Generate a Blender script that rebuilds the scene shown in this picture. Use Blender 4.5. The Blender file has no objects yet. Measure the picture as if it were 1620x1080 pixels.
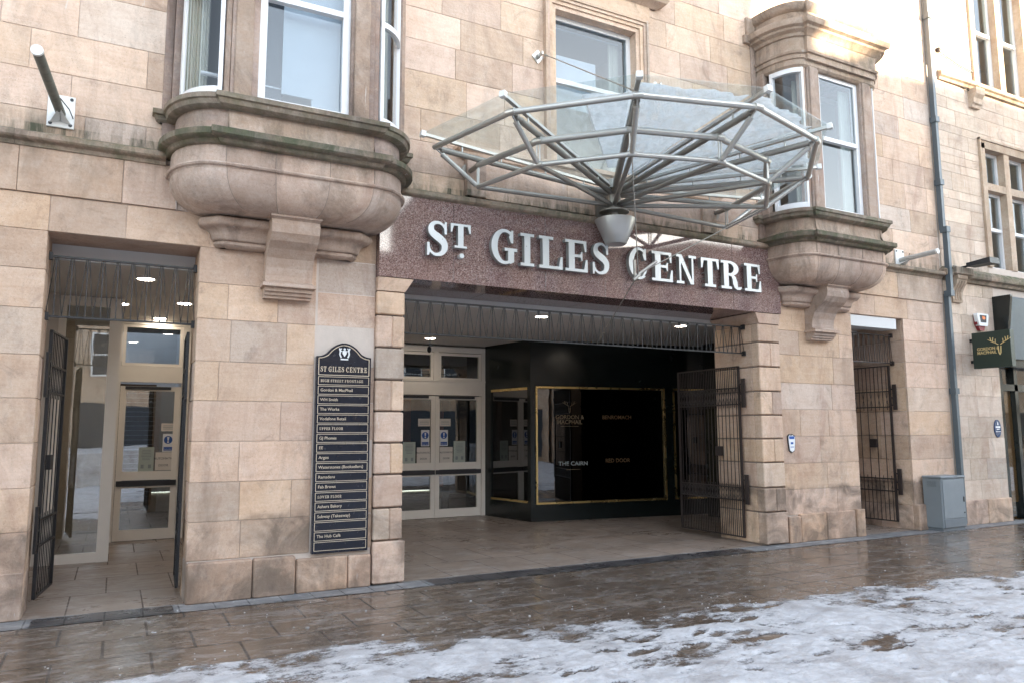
import bpy, math, random
import numpy as np
from mathutils import Vector, Matrix, noise as mnoise

R = math.radians
S = bpy.context.scene
C = S.collection

# ------------------------------------------------------------------ camera
cam_d = bpy.data.cameras.new('camera')
cam = bpy.data.objects.new('camera', cam_d); C.objects.link(cam); S.camera = cam
cam_d.sensor_width = 36.0
cam_d.lens = 1184.68 / 1620.0 * 36.0
cam_d.clip_start = 0.05; cam_d.clip_end = 600
yaw, pit, rol = R(27.76558), R(6.80835), R(-0.202)
_fw = Vector((math.sin(yaw) * math.cos(pit), math.cos(yaw) * math.cos(pit), math.sin(pit)))
_r0 = Vector((math.cos(yaw), -math.sin(yaw), 0)); _u0 = _r0.cross(_fw)
_r = math.cos(rol) * _r0 + math.sin(rol) * _u0
_u = -math.sin(rol) * _r0 + math.cos(rol) * _u0
M = Matrix((( _r.x, _u.x, -_fw.x, 0.0), (_r.y, _u.y, -_fw.y, -7.85), (_r.z, _u.z, -_fw.z, 1.6), (0, 0, 0, 1)))
cam.matrix_world = M

# ------------------------------------------------------------------ light
SUN_EL, SUN_AZ_TAN = 8.0, 0.577            # sun stands low over the far roofs, to the right of the wall's normal
sun_dir = Vector((SUN_AZ_TAN, -1.0, 0.0)).normalized()
sun_dir = Vector((sun_dir.x * math.cos(R(SUN_EL)), sun_dir.y * math.cos(R(SUN_EL)), math.sin(R(SUN_EL))))
sd = bpy.data.lights.new('sun', 'SUN'); sd.energy = 3.8; sd.angle = R(0.6); sd.color = (1.0, 0.80, 0.55)
sun = bpy.data.objects.new('sun', sd); C.objects.link(sun)
sun.rotation_euler = sun_dir.to_track_quat('Z', 'Y').to_euler()
W = bpy.data.worlds.new('World'); S.world = W; W.use_nodes = True
wn = W.node_tree.nodes; wl = W.node_tree.links
for n in list(wn): wn.remove(n)
wo = wn.new('ShaderNodeOutputWorld'); wb = wn.new('ShaderNodeBackground'); ws = wn.new('ShaderNodeTexSky')
ws.sky_type = 'NISHITA'; ws.sun_disc = False
ws.sun_elevation = R(SUN_EL); ws.sun_rotation = math.atan2(sun_dir.x, sun_dir.y)
ws.altitude = 30; ws.air_density = 1.0; ws.dust_density = 0.6; ws.ozone_density = 1.5
wb.inputs['Strength'].default_value = 0.15
wh = wn.new('ShaderNodeHueSaturation'); wh.inputs['Saturation'].default_value = 0.48; wh.inputs['Value'].default_value = 1.0   # thin high cloud
wl.new(ws.outputs[0], wh.inputs['Color']); wl.new(wh.outputs[0], wb.inputs[0]); wl.new(wb.outputs[0], wo.inputs[0])
S.view_settings.view_transform = 'Standard'; S.view_settings.look = 'None'
S.view_settings.exposure = 3.2; S.view_settings.gamma = 1.0
S.cycles.max_bounces = 8; S.cycles.diffuse_bounces = 4; S.cycles.glossy_bounces = 4
S.cycles.transparent_max_bounces = 12; S.cycles.transmission_bounces = 6
S.cycles.use_adaptive_sampling = True; S.cycles.adaptive_threshold = 0.02
S.cycles.sample_clamp_indirect = 6.0
S.cycles.use_denoising = True

# ------------------------------------------------------------------ materials
def lin(c): return tuple(c) + (1.0,)
class NT:
    def __init__(s, name):
        s.m = bpy.data.materials.new(name); s.m.use_nodes = True
        s.t = s.m.node_tree; s.n = s.t.nodes; s.l = s.t.links
        for x in list(s.n): s.n.remove(x)
        s.out = s.n.new('ShaderNodeOutputMaterial')
    def node(s, ty, **kw):
        x = s.n.new(ty)
        for k, v in kw.items():
            if k in x.bl_rna.properties: setattr(x, k, v)
        return x
    def link(s, a, b): s.l.new(a, b)
    def coord(s, scale=(1, 1, 1), kind='Object'):
        tc = s.node('ShaderNodeTexCoord'); mp = s.node('ShaderNodeMapping')
        s.link(tc.outputs[kind], mp.inputs[0]); mp.inputs['Scale'].default_value = scale
        return mp.outputs[0]
    def noise(s, vec, scale, detail=4, rough=0.55, dist=0.0):
        x = s.node('ShaderNodeTexNoise'); s.link(vec, x.inputs['Vector'])
        x.inputs['Scale'].default_value = scale; x.inputs['Detail'].default_value = detail
        x.inputs['Roughness'].default_value = rough; x.inputs['Distortion'].default_value = dist
        return x.outputs[0]
    def ramp(s, fac, stops):
        x = s.node('ShaderNodeValToRGB'); s.link(fac, x.inputs[0])
        e = x.color_ramp.elements
        while len(e) < len(stops): e.new(0.5)
        for i, (p, c) in enumerate(stops):
            e[i].position = p
            e[i].color = lin(c) if isinstance(c, tuple) else (c, c, c, 1)
        return x.outputs[0]
    def mix(s, fac, a, b, mode='MIX'):
        x = s.node('ShaderNodeMix'); x.data_type = 'RGBA'; x.blend_type = mode
        for sock, v in ((x.inputs[0], fac), (x.inputs[6], a), (x.inputs[7], b)):
            if hasattr(v, 'links') or isinstance(v, bpy.types.NodeSocket): s.link(v, sock)
            elif isinstance(v, tuple): sock.default_value = lin(v)
            else:
                sock.default_value = v if sock == x.inputs[0] else (v, v, v, 1)
        return x.outputs[2]
    def math(s, op, a, b=None, clamp=False):
        x = s.node('ShaderNodeMath'); x.operation = op; x.use_clamp = clamp
        for i, v in enumerate((a, b)):
            if v is None: continue
            if isinstance(v, bpy.types.NodeSocket): s.link(v, x.inputs[i])
            else: x.inputs[i].default_value = v
        return x.outputs[0]
    def bump(s, h, strength=0.3, dist=0.01):
        x = s.node('ShaderNodeBump'); s.link(h, x.inputs['Height'])
        x.inputs['Strength'].default_value = strength; x.inputs['Distance'].default_value = dist
        return x.outputs[0]
    def bsdf(s, col, rough=0.6, metal=0.0, normal=None, spec=None, coat=None, emis=None, estr=1.0, alpha=None):
        b = s.node('ShaderNodeBsdfPrincipled')
        for k, v in (('Base Color', col), ('Roughness', rough), ('Metallic', metal), ('Normal', normal), ('Specular IOR Level', spec), ('Coat Weight', coat), ('Emission Color', emis), ('Alpha', alpha)):
            if v is None: continue
            if isinstance(v, bpy.types.NodeSocket): s.link(v, b.inputs[k])
            elif isinstance(v, tuple): b.inputs[k].default_value = lin(v)
            else: b.inputs[k].default_value = v
        if emis is not None: b.inputs['Emission Strength'].default_value = estr
        s.link(b.outputs[0], s.out.inputs[0])
        return b

def plain(name, col, rough=0.5, metal=0.0, var=0.12, nscale=9.0, bump=0.0, spec=None, coat=None):
    t = NT(name); v = t.coord()
    n = t.noise(v, nscale, 5)
    c = t.mix(n, tuple(x * (1 - var) for x in col), tuple(min(1, x * (1 + var)) for x in col))
    rr = t.ramp(t.noise(v, nscale * 2.3, 3), [(0.3, max(0.02, rough - 0.07)), (0.7, min(1, rough + 0.07))])
    nm = t.bump(t.noise(v, nscale * 8, 3), bump, 0.005) if bump else None
    t.bsdf(c, rr, metal, nm, spec, coat)
    return t.m

def stone_mat(name, a=(.59, .435, .355), b=(.605, .43, .295), g=(.47, .425, .39), soot=0.35, moss=0.0, rough=0.85, contrast=1.0, dirtband=False):
    t = NT(name); v = t.coord()
    at = t.node('ShaderNodeAttribute'); at.attribute_name = 'tone'
    sep = t.node('ShaderNodeSeparateColor'); t.link(at.outputs['Color'], sep.inputs[0])
    c = t.mix(sep.outputs[1], a, b)
    c = t.mix(t.ramp(sep.outputs[2], [(0.86, 0.0), (1.0, 0.7)]), c, g)
    # cloudy colour in the sandstone itself, bedding lines, fine grain
    big = t.noise(v, 1.1, 6, 0.62, 0.6)
    c = t.mix(t.ramp(big, [(0.35, 0.0), (0.65, 0.7)]), c, t.mix(0.5, c, (.62, .52, .45)))
    bed = t.noise(t.coord((0.8, 0.8, 7)), 2.2, 5, 0.6, 1.2)
    c = t.mix(t.ramp(bed, [(0.42, 0.0), (0.72, 0.42 * contrast)]), c, t.mix(0.6, c, (.40, .25, .16)))
    fine = t.noise(v, 38, 4, 0.7)
    # patches shift from stone to stone, so neighbouring stones never share one cloud
    vadd = t.node('ShaderNodeVectorMath'); vadd.operation = 'MULTIPLY_ADD'; t.link(at.outputs['Color'], vadd.inputs[0]); vadd.inputs[1].default_value = (37, 23, 51); t.link(v, vadd.inputs[2])
    pv = vadd.outputs[0]
    c = t.mix(t.ramp(t.noise(pv, 2.6, 6, 0.65, 1.0), [(0.42, 0.0), (0.66, 0.55)]), c, t.mix(0.55, c, (.34, .22, .15)))
    c = t.mix(t.ramp(t.noise(pv, 5.5, 6, 0.7, 0.5), [(0.50, 0.0), (0.70, 0.5)]), c, t.mix(0.5, c, (.66, .58, .52)))
    c = t.mix(t.ramp(t.noise(pv, 1.7, 8, 0.75, 1.8), [(0.56, 0.0), (0.70, 0.6)]), c, t.mix(0.75, c, (.15, .12, .105)))
    pits = t.noise(v, 90, 3, 0.6)
    c = t.mix(t.ramp(pits, [(0.30, 0.5), (0.40, 0.0)]), c, (.20, .15, .12))
    c = t.mix(0.5, c, t.ramp(fine, [(0.25, (.36, .30, .26)), (0.75, (.72, .68, .64))]), 'SOFT_LIGHT')
    br = t.math('MULTIPLY_ADD', sep.outputs[0], 0.30); br.node.inputs[2].default_value = 0.82
    mul = t.node('ShaderNodeVectorMath'); mul.operation = 'SCALE'
    t.link(c, mul.inputs[0]); t.link(br, mul.inputs['Scale']); c = mul.outputs[0]
    # soot and water staining with shapes of its own
    st = t.noise(t.coord((1.2, 1.2, 0.42)), 1.6, 7, 0.68, 1.4)
    c = t.mix(t.ramp(st, [(0.50, 0.0), (0.74, soot)]), c, (.085, .068, .058))
    rst = t.noise(t.coord((1.0, 1.0, 0.35)), 0.9, 6, 0.7, 2.2)
    c = t.mix(t.ramp(rst, [(0.55, 0.0), (0.70, 0.55)]), c, t.mix(0.7, c, (.27, .14, .10)))
    wh = t.noise(t.coord((9, 9, 1.0)), 1.5, 4, 0.6, 0.5)
    c = t.mix(t.ramp(wh, [(0.70, 0.0), (0.73, 0.5)]), c, (.62, .60, .57))
    geo = t.node('ShaderNodeNewGeometry'); sp = t.node('ShaderNodeSeparateXYZ'); t.link(geo.outputs['Position'], sp.inputs[0])
    # grime washed down from the ledges at the string course
    dz = t.math('SUBTRACT', 4.42, sp.outputs[2]); 
    below = t.ramp(dz, [(0.0, 0.0), (0.02, 0.75), (0.30, 0.25), (0.85, 0.0)])
    dz2 = t.math('SUBTRACT', sp.outputs[2], 4.30)
    above = t.ramp(dz2, [(0.0, 0.0), (0.015, 0.85), (0.22, 0.35), (0.5, 0.0)])
    gm = t.math('MULTIPLY', t.math('ADD', below, above, True), t.ramp(t.noise(t.coord((2.4, 2.4, .55)), 1.7, 7, .72, 1.1), [(.42, 0.0), (.64, 1.0)]))
    c = t.mix(gm, c, t.mix(t.noise(v, 4, 4), (.085, .072, .06), (.085, .095, .055)))
    if dirtband:   # splash dirt on the courses just over the plinth
        hb = t.ramp(t.math('DIVIDE', sp.outputs[2], 4.0), [(0.02, 0.65), (0.10, 0.55), (0.19, 0.75), (0.205, 0.0)])
        dn = t.ramp(t.noise(v, 2.4, 5, 0.6, 0.8), [(0.42, 0.0), (0.62, 1.0)])
        c = t.mix(t.math('MULTIPLY', hb, dn), c, (.10, .08, .065))
    if moss:
        mn = t.noise(v, 5.5, 8, 0.72, 0.4)
        nz = t.node('ShaderNodeSeparateXYZ'); t.link(geo.outputs['Normal'], nz.inputs[0])
        up = t.ramp(nz.outputs[2], [(0.0, 0.55), (0.6, 1.0)])
        big2 = t.ramp(t.noise(v, 0.8, 3), [(0.35, 0.15), (0.6, 1.0)])
        mk = t.math('MULTIPLY', t.math('MULTIPLY', t.ramp(mn, [(0.40, 0.0), (0.58, moss)]), up), big2)
        gr = t.mix(t.noise(v, 21, 3), (.055, .06, .045), (.075, .115, .035))
        c = t.mix(mk, c, gr)
    h = t.math('ADD', t.math('MULTIPLY', fine, 0.5), t.noise(v, 9, 6, 0.65))
    t.bsdf(c, rough, 0, t.bump(h, 0.45, 0.012), 0.25)
    return t.m

M_ = {}
M_['stone'] = stone_mat('sandstone', dirtband=True)
M_['stone_plinth'] = stone_mat('sandstone_plinth', a=(.49, .345, .265), b=(.51, .335, .225), g=(.38, .31, .27), soot=0.6, dirtband=True)
M_['stone_up'] = stone_mat('sandstone_upper', a=(.645, .495, .415), b=(.655, .49, .36), g=(.52, .49, .465), soot=0.3)  # creamier than the lower stone, with the stronger upper light put into its colour
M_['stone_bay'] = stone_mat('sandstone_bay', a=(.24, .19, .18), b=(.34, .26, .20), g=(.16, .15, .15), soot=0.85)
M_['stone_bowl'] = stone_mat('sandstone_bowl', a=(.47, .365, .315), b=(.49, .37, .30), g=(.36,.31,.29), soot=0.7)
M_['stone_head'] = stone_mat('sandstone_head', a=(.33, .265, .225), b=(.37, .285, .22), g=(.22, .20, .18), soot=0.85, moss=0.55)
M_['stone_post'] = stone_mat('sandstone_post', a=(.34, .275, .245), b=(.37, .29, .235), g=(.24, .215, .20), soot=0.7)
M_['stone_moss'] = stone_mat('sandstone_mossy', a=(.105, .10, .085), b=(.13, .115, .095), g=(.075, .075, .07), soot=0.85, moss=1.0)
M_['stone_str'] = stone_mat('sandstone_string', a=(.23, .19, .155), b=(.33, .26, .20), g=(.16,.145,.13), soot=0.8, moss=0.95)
M_['stone_nb'] = stone_mat('sandstone_pale', a=(.60, .51, .435), b=(.61, .505, .41), g=(.52, .48, .445), soot=0.25)
M_['stone_nbtrim'] = stone_mat('sandstone_pale_trim', a=(.42, .34, .265), b=(.43, .34, .25), soot=0.4)
M_['mortar'] = plain('mortar', (.56, .48, .42), 0.95, bump=0.4)
M_['mortar_dark'] = plain('mortar_weathered', (.24, .19, .16), 0.95, bump=0.4)
M_['white'] = plain('white_paint', (.70, .70, .71), 0.35, var=0.05)
M_['cream_frame'] = plain('cream_powder_coat', (.85, .79, .715), 0.38, var=0.04)
M_['black_iron'] = plain('black_iron_paint', (.016, .017, .020), 0.38, var=0.35, nscale=25, bump=0.15)
M_['brown_iron'] = plain('rusty_iron_paint', (.035, .026, .024), 0.5, var=0.4, nscale=25, bump=0.2)
M_['steel'] = plain('brushed_steel', (.50, .49, .465), 0.36, 0.8, var=0.10, nscale=6, bump=0.05)
M_['steel_dark'] = plain('weathered_steel', (.33, .31, .28), 0.42, 0.7, var=0.18, nscale=6, bump=0.06)
M_['cone'] = plain('brushed_cone', (.50, .50, .49), 0.38, 0.7, var=0.08, nscale=3)
M_['letter'] = plain('satin_steel_letter', (.60, .63, .64), 0.34, 0.35, var=0.04)
M_['letter_side'] = plain('shaded_steel_return', (.33, .34, .33), 0.42, 0.6, var=0.06)  # letter sides: same steel, with their shading put into a darker colour
M_['galv'] = plain('galvanised_steel', (.48, .49, .48), 0.5, 0.4, var=0.3, nscale=16, bump=0.2)
M_['plate'] = plain('pale_painted_plate', (.70, .70, .68), 0.45, var=0.12, nscale=20)
M_['pipe'] = plain('slate_blue_paint', (.08, .105, .125), 0.4, var=0.15)
M_['cab'] = plain('grey_cabinet_paint', (.20, .225, .245), 0.42, var=0.10, nscale=5, bump=0.05)
M_['cab_dark'] = plain('grey_cabinet_shade', (.14, .16, .18), 0.45, var=0.06)
M_['shop_green'] = plain('dark_green_gloss', (.008, .012, .012), 0.22, var=0.1, nscale=0.8)
M_['gold'] = plain('gold_trim', (.80, .58, .25), 0.28, 0.9, var=0.04, nscale=1.5)
M_['gold_paint'] = plain('gold_paint', (.62, .47, .22), 0.45, 0.2, var=0.1)
M_['dullgold'] = plain('faded_gold_paint', (.15, .11, .06), 0.5, 0.0, var=0.3, nscale=30)
M_['dimgold'] = plain('dull_gold_paint', (.10, .06, .025), 0.5, 0.0, var=0.3, nscale=30)
M_['sign_black'] = plain('sign_black', (.011, .013, .022), 0.22, var=0.3)
M_['sign_cream'] = plain('sign_cream', (.56, .46, .35), 0.45, var=0.05)
M_['sign_white'] = plain('sign_white', (.75, .76, .78), 0.4, var=0.04)
M_['sign_blue'] = plain('sign_blue', (.02, .09, .35), 0.35, var=0.05)
M_['oval_blue'] = plain('enamel_blue', (.02, .05, .13), 0.3, var=0.05)
M_['ink'] = plain('ink', (.03, .03, .035), 0.5, var=0.1)
M_['greyink'] = plain('grey_ink', (.25, .28, .28), 0.5, var=0.1)
M_['notice_green'] = plain('notice_pale_green', (.42, .47, .42), 0.5, var=0.05)
M_['notice_white'] = plain('notice_paper', (.70, .64, .58), 0.55, var=0.04)
M_['red'] = plain('red_plastic', (.22, .012, .02), 0.35, var=0.1)
M_['orange'] = plain('orange_logo', (.80, .20, .04), 0.4, var=0.05)
M_['fascia_blue'] = plain('slate_fascia', (.085, .115, .135), 0.4, var=0.1)
M_['sign_green'] = plain('dark_green_sign', (.018, .032, .024), 0.4, var=0.1)
M_['ceil'] = plain('grey_soffit', (.62, .58, .54), 0.7, var=0.04)
M_['ceil_edge'] = plain('pale_soffit_edge', (.60, .60, .60), 0.6, var=0.04)
M_['lobby_wall'] = plain('lobby_wall', (.62, .57, .52), 0.6, var=0.06)
M_['room'] = plain('room_plaster', (.60, .56, .50), 0.9, var=0.05, nscale=1.5)
M_['roomfloor'] = plain('room_floor', (.25, .2, .15), 0.8)
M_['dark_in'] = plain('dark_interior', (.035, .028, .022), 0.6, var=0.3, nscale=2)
M_['brown_in'] = plain('brown_shutter', (.13, .075, .04), 0.6, var=0.3, nscale=3)
M_['orange_in'] = plain('amber_shop_wall', (.42, .20, .05), 0.6, var=0.15, nscale=2)
M_['curtain'] = plain('cream_curtain', (.62, .60, .52), 0.9, var=0.06, nscale=4)
M_['blind'] = plain('grey_blind', (.52, .55, .60), 0.85, var=0.06, nscale=4)
M_['darkblind'] = plain('charcoal_blind', (.03, .035, .045), 0.8, var=0.2, nscale=4)
M_['poster'] = plain('red_poster', (.30, .10, .05), 0.6, var=0.6, nscale=18)
M_['skin'] = plain('skin', (.50, .32, .24), 0.6)
M_['olive'] = plain('olive_jacket', (.07, .075, .05), 0.8)
M_['navy'] = plain('dark_trousers', (.02, .022, .03), 0.8)
M_['opp'] = stone_mat('far_sandstone', a=(.33, .26, .20), b=(.34, .25, .18), soot=0.4)
M_['slate'] = plain('roof_slate', (.07, .075, .085), 0.6, var=0.25)

def glass_mat(name, tint=(.75, .80, .80), ior=1.9, opac=None, rough=0.0):
    t = NT(name)
    lw = t.node('ShaderNodeLayerWeight'); lw.inputs['Blend'].default_value = 0.5
    f0 = ((ior - 1) / (ior + 1)) ** 2
    fz = t.math('MULTIPLY', t.math('POWER', lw.outputs['Facing'], 5.0), 1 - f0); fr_ = t.math('ADD', fz, f0, True)
    class _F: outputs = [fr_]
    f = _F
    tr = t.node('ShaderNodeBsdfTransparent'); tr.inputs[0].default_value = lin(tint)
    gl = t.node('ShaderNodeBsdfGlossy'); gl.inputs['Roughness'].default_value = rough; gl.inputs[0].default_value = (.95, .97, 1, 1)
    v = t.coord(); nb = t.bump(t.noise(v, 1.3, 2), 0.05, 0.02); t.link(nb, gl.inputs['Normal'])
    mx = t.node('ShaderNodeMixShader'); t.link(f.outputs[0], mx.inputs[0]); t.link(tr.outputs[0], mx.inputs[1]); t.link(gl.outputs[0], mx.inputs[2])
    if opac:   # a film of dirt
        df = t.node('ShaderNodeBsdfDiffuse'); df.inputs[0].default_value = (.55, .60, .60, 1)
        tl = t.node('ShaderNodeBsdfTranslucent'); tl.inputs[0].default_value = (.6, .66, .66, 1)
        m3 = t.node('ShaderNodeMixShader'); m3.inputs[0].default_value = .5; t.link(df.outputs[0], m3.inputs[1]); t.link(tl.outputs[0], m3.inputs[2])
        m2 = t.node('ShaderNodeMixShader')
        t.link(t.ramp(t.noise(v, 4, 6, .7), [(0.3, opac * .4), (0.75, opac * 1.6)]), m2.inputs[0])
        t.link(mx.outputs[0], m2.inputs[1]); t.link(m3.outputs[0], m2.inputs[2]); mx = m2
    t.link(mx.outputs[0], t.out.inputs[0])
    return t.m
M_['glass'] = glass_mat('window_glass', (.80, .84, .86), 1.60)
M_['glass_door'] = glass_mat('door_glass', (.74, .75, .72), 2.1)
M_['glass_left'] = glass_mat('reflective_door_glass', (.72, .74, .72), 3.0)
M_['glass_shop'] = glass_mat('dark_shop_glass', (.02, .02, .02), 2.3)
M_['glass_can'] = glass_mat('canopy_glass', (.93, .96, .95), 1.45, 0.08)

# polished red granite
def granite():
    t = NT('polished_red_granite'); v = t.coord()
    vo = t.node('ShaderNodeTexVoronoi'); t.link(v, vo.inputs['Vector']); vo.inputs['Scale'].default_value = 120
    sc = t.node('ShaderNodeSeparateColor'); t.link(vo.outputs['Color'], sc.inputs[0])
    c = t.ramp(sc.outputs[0], [(0.0, (.04, .028, .028)), (0.22, (.11, .062, .057)), (0.5, (.22, .135, .125)), (0.8, (.31, .22, .205)), (1.0, (.42, .34, .32))])
    c = t.mix(t.ramp(t.noise(v, 0.9, 3), [(.3, 0.0), (.7, .35)]), c, (.20, .10, .085))
    t.bsdf(c, 0.05, 0, None, 0.95)
    return t.m
M_['granite'] = granite()

def snow_mat(name, trans=0.0, thin=False):
    t = NT(name); v = t.coord()
    n = t.noise(v, 7, 7, 0.7, 0.5)
    dirt = t.noise(v, 1.7, 6, 0.68, 0.8)
    c = t.ramp(n, [(0.3, (.40, .40, .42)), (0.70, (.68, .68, .70))])
    c = t.mix(t.ramp(dirt, [(0.50, 0.0), (0.70, 0.75)]), c, (.19, .16, .15))
    grit = t.noise(v, 48, 5, 0.7)
    c = t.mix(t.ramp(grit, [(0.60, 0.0), (0.68, 0.65)]), c, (.13, .11, .10))
    c = t.mix(t.ramp(t.noise(t.coord((1, 2.6, 1)), 5.5, 7, .72, .8), [(.46, 0.0), (.66, .5)]), c, (.36, .335, .33))
    h = t.math('ADD', t.noise(v, 24, 6, 0.7), t.math('MULTIPLY', n, 2.0))
    b = t.bsdf(c, t.ramp(n, [(.35, .45), (.6, .8)]), 0, t.bump(h, 0.7, 0.02), 0.5)
    if thin:      # where the slush is only millimetres deep the paving shows through its grains
        geo = t.node('ShaderNodeNewGeometry'); sp = t.node('ShaderNodeSeparateXYZ'); t.link(geo.outputs['Position'], sp.inputs[0])
        hh = t.math('MULTIPLY', sp.outputs[2], 30.0)
        gr = t.math('ADD', t.math('MULTIPLY', t.noise(t.coord((1, 1.8, 1)), 13, 8, .78, .6), 1.5), t.math('MULTIPLY', t.noise(v, 70, 3, .6), 0.5))
        a = t.ramp(t.math('SUBTRACT', t.math('ADD', hh, gr), 0.55), [(0.42, 0.0), (0.80, 1.0)])
        tp = t.node('ShaderNodeBsdfTransparent'); mx = t.node('ShaderNodeMixShader')
        t.link(a, mx.inputs[0]); t.link(tp.outputs[0], mx.inputs[1]); t.link(b.outputs[0], mx.inputs[2]); t.link(mx.outputs[0], t.out.inputs[0])
    if trans:
        tl = t.node('ShaderNodeBsdfTranslucent'); tl.inputs[0].default_value = (.80, .84, .90, 1)
        tp = t.node('ShaderNodeBsdfTransparent')
        m1 = t.node('ShaderNodeMixShader'); m1.inputs[0].default_value = trans
        t.link(b.outputs[0], m1.inputs[1]); t.link(tl.outputs[0], m1.inputs[2])
        m2 = t.node('ShaderNodeMixShader')
        t.link(t.ramp(t.noise(v, 10, 7, 0.72, 0.3), [(0.44, 0.0), (0.70, 0.42)]), m2.inputs[0])
        t.link(m1.outputs[0], m2.inputs[1]); t.link(tp.outputs[0], m2.inputs[2])
        t.link(m2.outputs[0], t.out.inputs[0])
    return t.m
M_['snow'] = snow_mat('trodden_snow', thin=True)
M_['snow_flat'] = snow_mat('settled_snow')
M_['snow_can'] = snow_mat('thin_snow_on_glass', 0.6)

def paving(name, c1, c2, bw, bh, rough_lo, rough_hi, wet=True, joint=(.045, .038, .034), mort=0.008, off=0.5, frost=0.0, spec=0.6, ang=0.0):
    t = NT(name); tc = t.node('ShaderNodeTexCoord'); mp = t.node('ShaderNodeMapping')
    t.link(tc.outputs['Object'], mp.inputs[0]); mp.inputs['Rotation'].default_value = (0, 0, ang); v = mp.outputs[0]
    b = t.node('ShaderNodeTexBrick'); t.link(v, b.inputs['Vector'])
    b.offset = off; b.inputs['Scale'].default_value = 1.0
    b.inputs['Brick Width'].default_value = bw; b.inputs['Row Height'].default_value = bh
    b.inputs['Mortar Size'].default_value = mort; b.inputs['Mortar Smooth'].default_value = 0.3; b.inputs['Bias'].default_value = 0.0
    b.inputs['Color1'].default_value = lin(c1); b.inputs['Color2'].default_value = lin(c2); b.inputs['Mortar'].default_value = lin(joint)
    c = b.outputs['Color']
    n1 = t.noise(v, 1.5, 7, 0.66, 0.7)
    n2 = t.noise(t.coord((1.0, 2.2, 1)), 4.2, 8, 0.7, 0.9)
    c = t.mix(t.ramp(n1, [(0.38, 0.0), (0.68, 0.6)]), c, tuple(x * 0.5 for x in c1))
    c = t.mix(t.ramp(n2, [(0.5, 0.0), (0.72, 0.55)]), c, (.27, .225, .19))
    c = t.mix(t.ramp(t.noise(v, 60, 4, .7), [(.3, 0.0), (.7, .35)]), c, tuple(x * 0.45 for x in c2))
    if frost:
        fr = t.noise(t.coord((0.7, 2.4, 1)), 3.4, 9, 0.74, 1.3)
        c = t.mix(t.ramp(fr, [(0.50, 0.0), (0.64, frost)]), c, (.48, .46, .46))
        fr2 = t.noise(t.coord((1.2, 5.5, 1)), 6.5, 8, 0.75, 0.8)
        c = t.mix(t.ramp(fr2, [(0.54, 0.0), (0.66, frost * .8)]), c, (.50, .47, .45))
        sp = t.noise(v, 26, 3, 0.6)
        c = t.mix(t.ramp(sp, [(0.775, 0.0), (0.79, 0.9)]), c, (.75, .76, .8))
    wm = t.ramp(t.noise(v, 0.9, 6, 0.62, 0.6), [(0.40, rough_lo), (0.66, rough_hi)])
    rr = t.math('ADD', t.math('ADD', wm, t.math('MULTIPLY', b.outputs['Fac'], .4)), t.math('MULTIPLY', t.ramp(n2, [(0.45, 0.0), (0.7, 1.0)]), 0.16), True)
    h = t.math('ADD', t.math('MULTIPLY', b.outputs['Fac'], -1.4), t.math('MULTIPLY', t.noise(v, 14, 6, 0.6), 0.25))
    t.bsdf(c, rr, 0, t.bump(h, 0.5, 0.010), spec)
    return t.m
M_['pave'] = paving('wet_paving', (.115, .082, .060), (.150, .108, .078), 0.62, 0.52, 0.10, 0.30, frost=0.36, spec=0.6, joint=(.028, .022, .018), mort=.011)
M_['lobby_floor'] = paving('worn_lobby_paving', (.30, .225, .175), (.35, .265, .21), 0.62, 0.92, 0.26, 0.5, spec=0.45, joint=(.07, .05, .04), mort=0.008, frost=0.40)
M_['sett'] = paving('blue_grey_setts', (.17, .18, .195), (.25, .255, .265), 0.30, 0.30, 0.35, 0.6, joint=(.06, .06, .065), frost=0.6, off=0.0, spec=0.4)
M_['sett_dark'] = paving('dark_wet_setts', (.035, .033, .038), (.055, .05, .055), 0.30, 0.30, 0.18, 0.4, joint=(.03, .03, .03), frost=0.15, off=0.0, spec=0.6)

def emis(name, col, st):
    t = NT(name); t.bsdf((.8, .8, .8), 0.4, emis=col, estr=st); return t.m
M_['lamp_on'] = emis('lamp_disc', (1.0, .88, .72), 8.0)

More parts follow.
